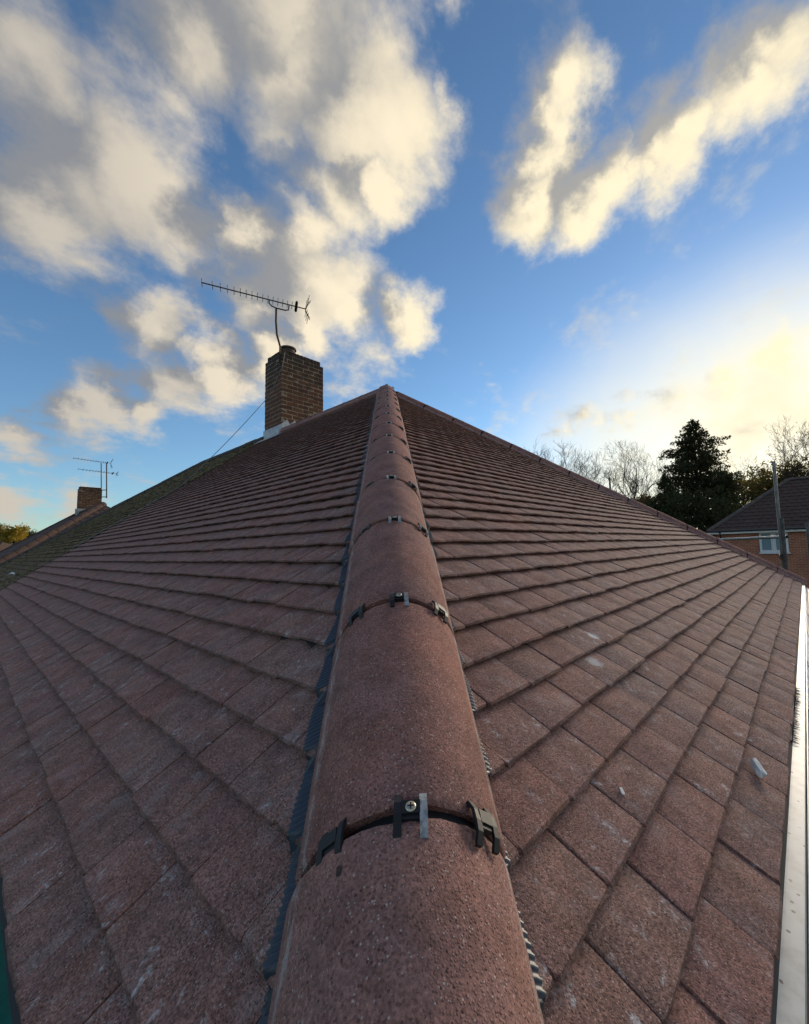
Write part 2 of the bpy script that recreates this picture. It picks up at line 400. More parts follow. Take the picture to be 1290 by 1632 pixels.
def clip_tile(var, M, planes, variants):
    """cut a tile (local verts) by world planes (co, no): keeps the side the normal points to"""
    v, f, uv = variants[var]
    inv = M.inverted(); touched = False
    W3 = [M @ Vector(x) for x in v]
    for co, no in planes:
        ds = [(p-co).dot(no) for p in W3]
        if max(ds) < 0.01: return None
        if min(ds) < 0: touched = True
    if not touched: return v, f, uv, False
    bm = bmesh.new(); ly = bm.loops.layers.uv.new('UVMap')
    bv = [bm.verts.new(x) for x in v]
    for q in f:
        fc = bm.faces.new([bv[i] for i in q])
        for l, i in zip(fc.loops, q): l[ly].uv = uv[i]
    for co, no in planes:
        lc = inv @ co; ln = (M.to_3x3().transposed() @ no).normalized()
        res = bmesh.ops.bisect_plane(bm, geom=bm.verts[:]+bm.edges[:]+bm.faces[:], plane_co=lc, plane_no=ln, clear_inner=True)
        ed = [e for e in bm.edges if e.is_boundary and all(abs((x.co-lc).dot(ln)) < 1e-5 for x in e.verts)]
        if len(ed) > 2: bmesh.ops.holes_fill(bm, edges=ed, sides=0)
    bm.verts.index_update()
    vv = [tuple(x.co) for x in bm.verts]; ff = [tuple(x.index for x in q.verts) for q in bm.faces]
    uu = [(x[0], x[1]) for x in vv]
    bm.free()
    if len(ff) < 3: return None
    return vv, ff, uu, True

euL = B*math.cos(TL)+Z*math.sin(TL); nL = -B*math.sin(TL)+Z*math.cos(TL); exL = -A
euR = A*math.cos(TR)+Z*math.sin(TR); nR = -A*math.sin(TR)+Z*math.cos(TR); exR = B
hn = (A*tR - B*tL).normalized()                 # across the near hip, towards the main slope
hipdir = (A/tR + B/tL + Z).normalized()
HIPLEN = HZ/hipdir.z
fhn = (-A*tR - B*tL).normalized(); fho = B*W    # far hip, towards the hip-end slope
mhn = (-A*tR - B*tL).normalized(); mho = A*(2*PARTY)   # neighbour's hip

# main house --------------------------------------------------------
house = thing('semi_detached_house', P(3.9, 3.8, GROUND), 'near house with the newly laid brown concrete tile roof, seen from its hip', 'house')
deck = MB()
c0, c1, ap, r1 = P(-.0,0,0), P(0,W,0), P(AP,W/2,HZ), P(PARTY,W/2,HZ)
dv = [P(0,0,0)-Z*.03, P(PARTY,0,0)-Z*.03, P(PARTY,W/2,HZ)-Z*.03, P(AP,W/2,HZ)-Z*.03, P(0,W,0)-Z*.03, P(PARTY,W,0)-Z*.03]
deck.add(dv, [(0,3,2,1),(0,4,3),(3,4,5,2)])
roof = obj('roof', deck.mesh('roof_underlay', UNDER), house)

q = random.Random(11)
tiles = []
CUT = .045
for var, M in lay_slope(exL, euL, nL, lambda s, s2: (-PARTY-.02, -(s*math.sin(TL)/tR)+.02), int(SLL/G), None, q):
    tiles.append((var, M, [(hn*CUT, hn), (A*(PARTY+q.uniform(-.006,.008)), -A)]))
for var, M in lay_slope(exR, euR, nR, lambda s, s2: (s*math.sin(TR)/tL-.05, W-s*math.sin(TR)/tL+.05), int(SLR/G), None, q, phase=.05):
    tiles.append((var, M, [(hn*-CUT, -hn), (fho+fhn*.03, -fhn*-1)]))
prepared = []
for var, M, pl in tiles:
    c = clip_tile(var, M, pl, TV)
    if c is None: continue
    v, f, uv, cut = c
    # apparent size, for choosing which tiles are objects of their own
    px = [to_pix(M @ Vector(x)) for x in v]
    area = 0
    if all(px):
        xs = [p[0] for p in px]; ys = [p[1] for p in px]
        if max(xs) > 5 and min(xs) < 1285 and min(ys) < 1627 and max(ys) > 0:
            xs = [min(max(x, 0), 1290) for x in xs]; ys = [min(max(y, 0), 1632) for y in ys]
            area = (max(xs)-min(xs))*(max(ys)-min(ys))
    prepared.append((area, var, M, v, f, uv, cut))
prepared.sort(key=lambda t: -t[0])
shared = []
for i, (v, f, uv) in enumerate(TV):
    mb = MB(); mb.add(v, f, uv); shared.append(mb.mesh('tile', TILE))
field = MB()
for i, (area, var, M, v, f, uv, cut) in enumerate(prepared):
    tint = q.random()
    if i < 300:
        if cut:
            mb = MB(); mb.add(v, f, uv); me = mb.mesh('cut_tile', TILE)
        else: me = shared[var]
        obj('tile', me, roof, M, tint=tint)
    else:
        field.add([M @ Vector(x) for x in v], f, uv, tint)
# the short under-eave course shows in the joints of the first one
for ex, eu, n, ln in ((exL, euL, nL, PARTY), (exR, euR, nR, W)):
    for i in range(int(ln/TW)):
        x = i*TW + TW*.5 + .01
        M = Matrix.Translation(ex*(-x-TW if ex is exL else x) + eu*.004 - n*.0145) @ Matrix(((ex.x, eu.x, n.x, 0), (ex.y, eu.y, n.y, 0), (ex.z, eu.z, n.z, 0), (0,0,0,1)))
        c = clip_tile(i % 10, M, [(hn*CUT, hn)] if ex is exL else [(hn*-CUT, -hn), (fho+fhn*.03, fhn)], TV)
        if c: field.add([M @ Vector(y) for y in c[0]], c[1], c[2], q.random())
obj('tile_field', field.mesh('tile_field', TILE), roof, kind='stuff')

# hip and ridge tiles -------------------------------------------------
def cap_mesh(name, L, m, hw=.138, rise=.130, th=.016, n=20, seed=0):
    q = random.Random(seed); mb = MB(); v = []; uv = []
    rows = [0, .004, .010, L-.010, L-.004, L]
    def prof(u, k, inset):
        an = u*R(78); rr = 1-inset
        x = hw/math.sin(R(78))*math.sin(an)*rr; z = -(rise/(1-math.cos(R(78))))*(1-math.cos(an)) - (inset*.10)
        return x, z
    for ri, y in enumerate(rows):
        dr = .0045 if ri in (0, 5) else (.0012 if ri in (1, 4) else 0)
        for i in range(n+1):
            u = -1+2*i/n; x, z = prof(u, ri, 0)
            s = 1 - dr/hw
            jj = q.uniform(-.0016, .0016) if ri in (0, 1, 4, 5) else 0
            v.append((x*s, y+jj, z-dr*.6+q.uniform(-.0005, .0005))); uv.append((x, y))
        # lower lip of both flanks
    for r in range(5):
        for i in range(n): pass
    f = [(r*(n+1)+i, r*(n+1)+i+1, (r+1)*(n+1)+i+1, (r+1)*(n+1)+i) for r in range(5) for i in range(n)]
    o = len(v)
    for y in (rows[0], rows[-1]):
        for i in range(n+1):
            u = -1+2*i/n; x, z = prof(u, 0, th/hw); v.append((x, y+.001 if y == 0 else y-.001, z-.006)); uv.append((x, y))
    f += [(i, o+i, o+i+1, i+1) for i in range(n)]
    b5 = 5*(n+1); o2 = o+n+1
    f += [(b5+i, b5+i+1, o2+i+1, o2+i) for i in range(n)]
    f += [(o+i, o2+i, o2+i+1, o+i+1) for i in range(n)]
    f += [(0, n+1, 2*(n+1), 3*(n+1), 4*(n+1), b5, o2, o), (n, o+n, o2+n, b5+n, 4*(n+1)+n, 3*(n+1)+n, 2*(n+1)+n, n+1+n)]
    mb.add(v, f, uv)
    return mb.mesh(name, m, smooth=False)
def smooth_by(me, ang=40):
    me.polygons.foreach_set('use_smooth', np.ones(len(me.polygons), dtype=bool)); me.set_sharp_from_angle(angle=R(ang)); return me
def clip_mesh(bright=()):
    mb = MB(); br_faces = []
    for s in (-1, 1):
        v = []; n = 5
        for i in range(n):
            y = -.025 + .050*i/(n-1); z = .0032 - .007*abs(2*i/(n-1)-1)**3
            for dx in (-.0046, .0046):
                for dz in (0, .0042): v.append((s*.0150+dx, y, z+dz))
        f = []
        for i in range(n-1):
            a = i*4; b = a+4
            f += [(a, a+2, b+2, b), (a+1, b+1, b+3, a+3), (a, b, b+1, a+1), (a+2, a+3, b+3, b+2)]
        f += [(0, 1, 3, 2), (4*(n-1), 4*(n-1)+2, 4*(n-1)+3, 4*(n-1)+1)]
        if s in bright: br_faces += range(len(mb.f), len(mb.f)+len(f))
        mb.add(v, f)
    mb.box((0, .006, .0056), .022, .015, .0042)
    mb.box((0, -.004, .0012), .024, .005, .008)
    me = mb.mesh('clip', BLACK); me.materials.append(BRIGHT)
    for i in br_faces: me.polygons[i].material_index = 1
    return me
def screw_mesh():
    mb = MB(); mb.lathe((0, 0, .0068), [(.0066, 0), (.0063, .0012), (.0045, .0022), (.0001, .0025)], 14)
    return mb.mesh('screw', SCREW, True)
def slot_mesh():
    mb = MB(); mb.box((0, 0, .0094), .0075, .0014, .0004); mb.box((0, 0, .0093), .0014, .0075, .0004)
    return mb.mesh('screw_slot', BLACK)
def union_mesh(hw=.136, rise=.128):
    mb = MB(); v = []; n = 16
    for y in (-.035, .035):
        for i in range(n+1):
            an = (-1+2*i/n)*R(76); v.append((hw/math.sin(R(78))*math.sin(an)*.90, y, -rise/(1-math.cos(R(78)))*(1-math.cos(an))*.97-.013))
    mb.add(v, [(i, i+1, n+1+i+1, n+1+i) for i in range(n)])
    return mb.mesh('union', BLACK, True)
BRIGHT = simple_noise_mat('bright_steel', (.50, .50, .47), (.22, .22, .21), 90, .42, metal=.6)
CLIPC, CLIPF = clip_mesh((1,)), clip_mesh((-1, 1))
CLIP, SCR, SLOT, UNI = clip_mesh(), screw_mesh(), slot_mesh(), union_mesh()
CAPS = [smooth_by(cap_mesh('hip_tile', .434, CAPM, seed=s)) for s in range(4)]

def run_caps(parent, name, p0, direction, lat, total, first, meshes, lift, clips=True, full=.45, side=0., tilt=0., union=True, seed=1, sink=0.):
    """caps laid end to end from p0 along direction; first = distance of the first joint"""
    qq = random.Random(seed)
    y = direction.normalized(); x = lat.normalized(); n = x.cross(y).normalized(); x = y.cross(n)
    j = first - full
    i = 0
    while j < total - .1:
        L = full
        M = Matrix(((x.x, y.x, n.x, 0), (x.y, y.y, n.y, 0), (x.z, y.z, n.z, 0), (0,0,0,1)))
        base = p0 + y*(j+.008) + n*(lift+qq.uniform(-.002, .002)) + x*(side+qq.uniform(-.003, .003))
        me = meshes[i % len(meshes)]; whole = j+full <= total+.02
        Mc = Matrix.Translation(base) @ M @ Euler((qq.uniform(-.006, .006), tilt+qq.uniform(-.01, .01), qq.uniform(-.006, .006))).to_matrix().to_4x4()
        sc = 1.
        if j+full > total+.02: sc = max(.3, (total+.02-j)/full); Mc = Mc @ Matrix.Diagonal((1, sc, 1, 1))
        cap = obj(name, me, parent, Mc, tint=qq.random())
        if clips and whole:
            for phi in (0, -39, 39):
                hwp = .138/math.sin(R(78)); rp = .130/(1-math.cos(R(78)))
                a = R(phi)
                px, pz = hwp*math.sin(a), -rp*(1-math.cos(a))
                tang = Vector((hwp*math.cos(a), 0, -rp*math.sin(a))).normalized(); nn = Vector((-tang.z, 0, tang.x))
                Ml = Matrix(((tang.x, 0, nn.x, px), (0, 1, 0, .434*sc+.0045/sc*0+.003), (tang.z, 0, nn.z, pz-sink), (0, 0, 0, 1)))
                Mw = Matrix.Translation(base) @ M @ Matrix.Diagonal((1, 1, 1, 1)) @ Ml @ Euler((0, 0, qq.uniform(-.05, .05))).to_matrix().to_4x4()
                obj('clip', (CLIPC if i < 2 else CLIPF) if phi == 0 and not sink else CLIP, cap, Mw)
                if phi == 0:
                    Ms = Mw @ Matrix.Translation((0, .006, 0))
                    obj('screw', SCR, cap, Ms); obj('screw_slot', SLOT, cap, Ms)
        if union and whole:
            obj('union', UNI, cap, Matrix.Translation(base + y*(.445)) @ M)
        j += full; i += 1

# near hip: x axis must run so that x cross y points up
hx = hipdir.cross(Z).normalized()                 # lateral
run_caps(house, 'hip_tile', Vector((0,0,0)), hipdir, hx, HIPLEN-.05, .4604+.040, CAPS, .082, side=.012, tilt=.045, seed=5)
fhd = (A/tR - B/tL + Z).normalized()
run_caps(house, 'hip_tile', fho, fhd, fhd.cross(Z), HIPLEN-.10, .4604, CAPS, .052, seed=6, sink=.009)
RIDGECAPS = CAPS
run_caps(house, 'ridge_tile', P(AP+.02, W/2, HZ), A, A.cross(Z), 7.25-AP-.03, .45, RIDGECAPS, .048, seed=7, sink=.005)

# pleated hip tape ------------------------------------------------------
def hip_tape(sign):
    mb = MB(); v = []; f = []
    h0, h1, st = .02, HIPLEN-.1, .0026
    ts = list(np.arange(h0, 2.6, st)) + list(np.arange(2.6, h1, .02))
    outer = .160 if sign > 0 else .156
    cols = [.075, .110, .135, outer-.006, outer]
    qq = random.Random(3)
    for t in ts:
        base = hipdir*t
        rib = math.sin(2*math.pi*t/.0105 + .6*math.sin(t*23))
        for ci, dl in enumerate(cols):
            dl2 = dl + (.004*math.sin(t*9) + .002*math.sin(t*31) if ci >= 3 else 0) + (.0014*rib if ci == 4 else 0)
            p = base + hn*(sign*dl2)
            a, b = p.dot(A), p.dot(B)
            if sign > 0: s = b/math.cos(TL); z = b*tL; n = nL
            else: s = a/math.cos(TR); z = a*tR; n = nR
            fr = (s % G)/G
            fr2 = fr if fr > .06 else fr - 0
            hgt = -fr*TT + .0028 + .0013*rib*(1 if ci < 4 else .6) + (.012 if ci == 0 else (.004 if ci == 1 else 0)) - (.002 if ci == 4 else 0)
            pz = Vector((p.x, p.y, z)) + n*hgt
            v.append(pz)
    nc = len(cols)
    for i in range(len(ts)-1):
        for c in range(nc-1): f.append((i*nc+c, i*nc+c+1, (i+1)*nc+c+1, (i+1)*nc+c))
    mb.add(v, f); return mb.mesh('hip_tape', TAPE, True)
obj('hip_tape', hip_tape(1), house); obj('hip_tape', hip_tape(-1), house)

# eaves: tray, gutter, brackets, fascia, walls ----------------------------
def strip(name, m, pts_ab_z, along, lo, hi, n=30, th=.002):
    """extrude a cross-section polyline (list of (out, z)) along an eave"""
    mb = MB(); v = []
    k = len(pts_ab_z)
    for i in range(n+1):
        t = lo+(hi-lo)*i/n
        for o, z in pts_ab_z:
            v.append(P(-o, t, z) if along == 'b' else P(t, -o, z))
    f = [(i*k+c, i*k+c+1, (i+1)*k+c+1, (i+1)*k+c) for i in range(n) for c in range(k-1)]
    mb.add(v, f); return mb.mesh(name, m, False)
obj('eaves_tray', strip('eaves_tray', TRAY, [(-.06, -.012), (.002, -.030), (.027, -.034), (.0275, -.060)], 'b', .0, W), house)
GUT = simple_noise_mat('grey_white_gutter', (.55, .56, .56), (.42, .43, .43), 9, .35)
def gutter(along, lo, hi, cx, cz, rad=.058):
    outer = [(cx+rad*math.cos(t), cz+rad*math.sin(t)) for t in np.linspace(math.pi, 2*math.pi, 15)]
    inner = [(cx+(rad-.003)*math.cos(t), cz+(rad-.003)*math.sin(t)) for t in np.linspace(2*math.pi, math.pi, 15)]
    return strip('gutter', GUT, outer+[(cx+rad, cz+.006), (cx+rad-.006, cz+.006)]+inner+[outer[0]], along, lo, hi, 12)
gt = obj('gutter', gutter('b', -.3, W+.1, .088, -.058), house)
for b in (.80, 1.26, 2.05, 2.9, 3.9, 4.9, 5.9, 6.9):
    mb = MB(); v = []
    for t in np.linspace(math.pi*.98, 2.04*math.pi, 16):
        for rr in (.0545, .050):
            for db in (-.011, .011): v.append(P(-(.088+rr*math.cos(t)), b+db, -.058+rr*math.sin(t)))
    f = []
    for i in range(15):
        a_, b_ = i*4, i*4+4
        f += [(a_, a_+1, b_+1, b_), (a_+2, b_+2, b_+3, a_+3), (a_, b_, b_+2, a_+2), (a_+1, a_+3, b_+3, b_+1)]
    mb.add(v, f); mb.box(P(-.148, b, -.052), .022, .03, .03, (A, B, Z))
    obj('gutter_bracket', mb.mesh('gutter_bracket', WHITE), gt)
mb = MB(); mb.box(P(-.083, 1.02, -.045), .03, .05, .03, (A, B, Z)); obj('gutter_joint', mb.mesh('gutter_joint', mat('dark_grey_seal', (.09, .095, .10), .4)), gt)
def brick_mat(name, c1, c2, mortar, scale=1., soot=0.):
    m = mat(name, c1, .85); nt = m.node_tree; p = pos(nt)
    g = new(nt, 'ShaderNodeNewGeometry')
    # run the courses along whichever plan axis the wall follows
    da = vmth(nt, 'DOT_PRODUCT', p, tuple(A)).outputs['Value']; db = vmth(nt, 'DOT_PRODUCT', p, tuple(B)).outputs['Value']
    na = mth(nt, 'ABSOLUTE', vmth(nt, 'DOT_PRODUCT', g.outputs['Normal'], tuple(A)).outputs['Value'])
    sel = mth(nt, 'GREATER_THAN', na, .7)
    u = mth(nt, 'ADD', mth(nt, 'MULTIPLY', sel, db), mth(nt, 'MULTIPLY', mth(nt, 'SUBTRACT', 1., sel), da))
    sx = new(nt, 'ShaderNodeSeparateXYZ'); nt.links.new(p, sx.inputs[0])
    cb = new(nt, 'ShaderNodeCombineXYZ'); nt.links.new(u, cb.inputs[0]); nt.links.new(sx.outputs[2], cb.inputs[1])
    br = new(nt, 'ShaderNodeTexBrick'); nt.links.new(cb.outputs[0], br.inputs['Vector'])
    br.inputs['Scale'].default_value = 1; br.inputs['Brick Width'].default_value = .225*scale; br.inputs['Row Height'].default_value = .075*scale
    br.inputs['Mortar Size'].default_value = .006*scale; br.inputs['Color1'].default_value = (*c1, 1); br.inputs['Color2'].default_value = (*c2, 1); br.inputs['Mortar'].default_value = (*mortar, 1)
    n = noise(nt, p, 3, 4, .6).outputs['Fac']
    nt.links.new(mixc(nt, ramp(nt, n, .3, .75, 0., .28), br.outputs['Color'], (.10, .05, .035)), bsdf(m).inputs['Base Color'])
    nt.links.new(bump(nt, br.outputs['Fac'], -.5, .008), bsdf(m).inputs['Normal'])
    return m
WALLB = brick_mat('red_brick_wall', (.30, .12, .065), (.22, .085, .05), (.36, .31, .25))
def walls(a0, a1, b0, b1, z0, z1, m, name='wall'):
    mb = MB(); c = P((a0+a1)/2, (b0+b1)/2, (z0+z1)/2); mb.box(c, abs(a1-a0), abs(b1-b0), z1-z0, (A, B, Z)); return mb.mesh(name, m)
obj('wall', walls(.32, PARTY-.01, .32, W-.32, GROUND, -.12, WALLB), house)
mb = MB(); mb.box(P(.05, W/2, -.13), .025, W-.1, .16, (A, B, Z)); mb.box(P(PARTY/2, .05, -.13), PARTY-.2, .025, .16, (A, B, Z))
obj('fascia', mb.mesh('fascia', WHITE), house)

# neighbour's half with the mossy old tiles -------------------------------
def moss_tile():
    m = concrete_tile('mossy_clay_tile', (.17, .115, .08), (.21, .13, .09), (.15, .12, .09), .12)
    nt = m.node_tree; b = bsdf(m); src = b.inputs['Base Color'].links[0].from_socket; p = pos(nt)
    n = noise(nt, p, 5.5, 6, .7).outputs['Fac']; n2 = noise(nt, p, 40, 4, .7).outputs['Fac']
    k = ramp(nt, mth(nt, 'ADD', n, mth(nt, 'MULTIPLY', n2, .5)), .68, .92)
    g = mixc(nt, ramp(nt, n2, .35, .65), (.045, .038, .018), (.17, .125, .05))
    nt.links.new(mixc(nt, mth(nt, 'MULTIPLY', k, .92), src, g), b.inputs['Base Color'])
    return m
MTILE = moss_tile()
MOSS = simple_noise_mat('moss', (.040, .036, .014), (.19, .145, .05), 26, .95, .006)
MCAP = concrete_tile('weathered_ridge_tile', (.07, .06, .05), (.085, .065, .052), (.06, .065, .04), .1)
nb = thing('semi_detached_house', P(PARTY+3.9, 3.8, GROUND), 'adjoining house with the old moss-covered tile roof, left of the new tiles', 'house')
deck = MB(); e = -.03
deck.add([P(PARTY,0,e), P(2*PARTY,0,e), P(2*PARTY-AP,W/2,HZ+e), P(PARTY,W/2,HZ+e), P(2*PARTY,W,e), P(PARTY,W,e)], [(0,3,2,1),(1,2,4),(2,3,5,4)])
nroof = obj('roof', deck.mesh('roof_underlay', UNDER), nb)
tl = lay_slope(exL, euL, nL, lambda s, s2: (-(2*PARTY - s*math.sin(TL)/tR)-.05, -PARTY), int(SLL/G), None, q, variants=OV, jit=3.2, phase=.03)
prep = []
for var, M in tl:
    c = clip_tile(var, M, [(A*(PARTY+.012), A), (mho+mhn*.02, -mhn*-1)], OV)
    if c is None: continue
    v, f, uv, cut = c
    px = [to_pix(M @ Vector(x)) for x in v]
    inn = all(px) and min(p[0] for p in px) > 0
    prep.append((px[0][2] if inn else 99, var, M, v, f, uv, cut))
prep.sort(key=lambda t: t[0])
osh = []
for v, f, uv in OV:
    mb = MB(); mb.add(v, f, uv); osh.append(mb.mesh('mossy_tile', MTILE))
field = MB()
for i, (dd, var, M, v, f, uv, cut) in enumerate(prep):
    if i < 160 and not cut: obj('tile', osh[var], nroof, M, tint=q.random())
    else: field.add([M @ Vector(x) for x in v], f, uv, q.random())
obj('tile_field', field.mesh('tile_field', MTILE), nroof, kind='stuff')
# cushions of moss on the tails of the tiles
mm = MB()
ico_v = [Vector((math.cos(t)*math.cos(p_), math.sin(t)*math.cos(p_), math.sin(p_))) for p_ in (0., .75) for t in np.linspace(0, 2*math.pi, 7)[:-1]] + [Vector((0, 0, 1))]
ico_f = [(i, (i+1) % 6, 6+(i+1) % 6, 6+i) for i in range(6)] + [(6+i, 6+(i+1) % 6, 12) for i in range(6)]
nmoss = 0
while nmoss < 3600:
    k = q.randrange(0, int(SLL/G)); s = k*G + abs(q.gauss(0, .022)); a = q.uniform(PARTY+.05, 2*PARTY-.1)
    if (2*PARTY-a)*tR < s*math.sin(TL)+.05: continue
    rr = q.uniform(.012, .034); rz = rr*q.uniform(.35, .6)
    o = A*a + euL*s + nL*(-(s-k*G)/G*.016)
    fr = Matrix(((exL.x, euL.x, nL.x), (exL.y, euL.y, nL.y), (exL.z, euL.z, nL.z)))
    st = q.uniform(1., 2.6)
    mm.add([o + fr @ Vector((x.x*rr*st*q.uniform(.8, 1.2), x.y*rr*q.uniform(.8, 1.2), x.z*rz)) for x in ico_v], ico_f); nmoss += 1
obj('moss', mm.mesh('moss', MOSS, True), nroof, kind='stuff')
OCAPS = [smooth_by(cap_mesh('ridge_tile', .437, MCAP, hw=.135, rise=.125, seed=20+s)) for s in range(3)]
run_caps(nb, 'ridge_tile', P(PARTY+.02, W/2, HZ), A, A.cross(Z), 2*(PARTY-AP)/2-.05, .45, OCAPS, .045, clips=False, union=False, seed=8)
mhd = (-A/tR + B/tL + Z).normalized()
run_caps(nb, 'hip_tile', A*(2*PARTY), mhd, mhd.cross(Z), HIPLEN, .45, OCAPS, .050, clips=False, union=False, seed=9)
obj('wall', walls(PARTY+.01, 2*PARTY-.3, .32, W-.32, GROUND, -.12, WALLB), nb)
obj('gutter', gutter('a', PARTY+.1, 2*PARTY, .07, -.07), nb)

# chimney -----------------------------------------------------------------
CA0, CB0, CLA, CLB, CZ0 = 7.27, 3.70, .665, .890, 2.645
NCR = 24
def chim_brick():
    m = mat('sooty_brick', (.2, .1, .05), .9); nt = m.node_tree; p = pos(nt); r = rnd_socket(nt)
    wn = new(nt, 'ShaderNodeTexWhiteNoise', noise_dimensions='1D'); nt.links.new(r, wn.inputs['W'])
    h = new(nt, 'ShaderNodeSeparateXYZ'); nt.links.new(wn.outputs['Color'], h.inputs[0])
    c = mixc(nt, h.outputs[0], (.150, .054, .027), (.075, .029, .018))
    c = mixc(nt, mth(nt, 'MULTIPLY', h.outputs[1], .5), c, (.17, .085, .035))
    n = noise(nt, p, 9, 5, .65).outputs['Fac']
    sx = new(nt, 'ShaderNodeSeparateXYZ'); nt.links.new(p, sx.inputs[0])
    k = ramp(nt, mth(nt, 'ADD', n, mth(nt, 'MULTIPLY', mth(nt, 'SUBTRACT', sx.outputs[2], 3.9), .38)), .40, .72)
    c = mixc(nt, mth(nt, 'MULTIPLY', k, .9), c, (.028, .022, .018))
    nt.links.new(c, bsdf(m).inputs['Base Color'])
    nt.links.new(bump(nt, noise(nt, p, 70, 4, .7).outputs['Fac'], .8, .006), bsdf(m).inputs['Normal'])
    return m
CBR = chim_brick()
MORT = simple_noise_mat('lime_mortar', (.40, .31, .21), (.20, .16, .11), 9, .95, .003)
LEAD = simple_noise_mat('lead_sheet', (.34, .35, .36), (.50, .51, .51), 6, .5, metal=.35)
def bevel_box(sx, sy, sz, name, m, bev=.004, jit=.002, seed=0):
    q2 = random.Random(seed); bm = bmesh.new(); bmesh.ops.create_cube(bm, size=1)
    for v in bm.verts: v.co = Vector((v.co.x*sx, v.co.y*sy, v.co.z*sz))
    bmesh.ops.bevel(bm, geom=bm.edges[:], offset=bev, segments=1, affect='EDGES')
    for v in bm.verts: v.co += Vector([q2.uniform(-jit, jit) for _ in range(3)])
    me = bpy.data.meshes.new(name); bm.to_mesh(me); bm.free(); me.materials.append(m); return me
def chimney(parent, a0, b0, la, lb, z0, courses, bmat, mmat, soldier=True):
    ztop = z0 + courses*.083
    mb = MB(); mb.box(P(a0+la/2, b0+lb/2, (z0+ztop)/2), la-.005, lb-.005, ztop-z0-.004, (A, B, Z))
    ch = obj('chimney', mb.mesh('mortar_core', mmat), parent)
    AB = Matrix(((A.x, B.x, 0), (A.y, B.y, 0), (0, 0, 1))).to_4x4()
    st = [bevel_box(.215, .1025, .072, 'brick', bmat, seed=s) for s in range(4)]
    fix = (A.cross(B)).z   # handedness of the A,B,Z frame
    def put(a, b, z, turn):
        M = Matrix.Translation(P(a, b, z)) @ Matrix.Rotation(math.atan2(A.y, A.x) + (math.pi/2 if turn else 0), 4, 'Z')
        M = M @ Matrix.Translation((q.uniform(-.002, .002), q.uniform(-.002, .002), q.uniform(-.0015, .0015)))
        obj('brick', st[q.randrange(4)], ch, M, tint=q.random())
    for k in range(courses):
        z = z0 + k*.083 + .0415
        if k % 2 == 0:
            nb_ = round(lb/.225); na_ = round((la-.225)/.225)
            for s in (0, 1):
                a = a0 + (.051 if s == 0 else la-.051)
                for i in range(nb_): put(a, b0+.1075+i*.225, z, True)
                b = b0 + (.051 if s == 0 else lb-.051)
                for i in range(na_): put(a0+.1125+.1075+i*.225, b, z, False)
        else:
            na_ = round(la/.225); nb_ = round((lb-.225)/.225)
            for s in (0, 1):
                b = b0 + (.051 if s == 0 else lb-.051)
                for i in range(na_): put(a0+.1075+i*.225, b, z, False)
                a = a0 + (.051 if s == 0 else la-.051)
                for i in range(nb_): put(a, b0+.1125+.1075+i*.225, z, True)
    # brick-on-edge crown set back from the face
    zc = ztop + .054
    mb = MB(); mb.box(P(a0+la/2, b0+lb/2, ztop+.05), la-.09, lb-.09, .1, (A, B, Z)); obj('crown_core', mb.mesh('crown_core', mmat), ch)
    cm = [bevel_box(.065, .1025, .1025, 'crown_brick', bmat, seed=50+s) for s in range(3)]
    for s in (0, 1):
        for i in range(int((lb-.06)/.075)):
            M = Matrix.Translation(P(a0+(.085 if s == 0 else la-.085), b0+.06+i*.075, zc)) @ Matrix.Rotation(math.atan2(B.y, B.x), 4, 'Z')
            obj('crown_brick', cm[i % 3], ch, M, tint=q.random())
        for i in range(int((la-.26)/.075)):
            M = Matrix.Translation(P(a0+.165+i*.075, b0+(.085 if s == 0 else lb-.085), zc)) @ Matrix.Rotation(math.atan2(A.y, A.x), 4, 'Z')
            obj('crown_brick', cm[i % 3], ch, M, tint=q.random())
    return ch, ztop+.106
ch, CTOP = chimney(house, CA0, CB0, CLA, CLB, CZ0, 21, CBR, MORT)
POT = simple_noise_mat('sooty_clay_pot', (.05, .042, .038), (.10, .065, .045), 18, .8)
mb = MB(); mb.lathe(P(CA0+.22, CB0+.24, CTOP), [(.20, -.02), (.16, .025), (.135, .04), (.13, .10), (.155, .105), (.155, .135), (.125, .135), (.12, .0)], 22)
obj('chimney_pot', mb.mesh('chimney_pot', POT, False), ch)
mb = MB(); mb.lathe(P(CA0+.30, CB0+.60, CTOP), [(.26, -.02), (.15, .02), (.03, .035), (.001, .036)], 18)
obj('flaunching', mb.mesh('flaunching', MORT, True), ch)
# lead: apron on the down-slope face, stepped pieces on the near flank, saddle
zr = lambda b: b*tL if b < W/2 else (W-b)*tL
mb = MB()
mb.box(P(CA0+CLA/2, CB0-.008, zr(CB0)+.075), CLA+.06, .006, .18, (A, B, Z))
ap_ax = (A, euL, nL); mb.box(P(CA0+CLA/2, CB0-.085, zr(CB0-.085)+.012), CLA+.24, .20, .006, ap_ax)
obj('lead_apron', mb.mesh('lead_apron', LEAD), ch)
for i in range(6):
    b = CB0 - .01 + i*.15
    z = max(zr(b), zr(b+.15))
    m1 = MB(); y0 = CA0-.009
    top = HZ + .21 - .012*i + (.03 if i % 2 else 0); z = HZ
    vv = [P(y0, b, zr(b)-.05), P(y0, b+.165, zr(b+.165)-.05), P(y0, b+.165, HZ+.13), P(y0, b+.125, top), P(y0, b+.002, z+.10)]
    v2 = [x - A*.005 for x in vv]
    m1.add(vv+v2, [(0,1,2,3,4), (9,8,7,6,5)] + [(k, 5+k, 5+(k+1) % 5, (k+1) % 5) for k in range(5)])
    obj('lead_step', m1.mesh('lead_step', LEAD), ch)
mb = MB(); mb.box(P(CA0-.07, CB0+.04, zr(CB0)+.03), .16, .22, .006, (A, euL, nL)); obj('lead_soaker', mb.mesh('lead_soaker', LEAD), ch)

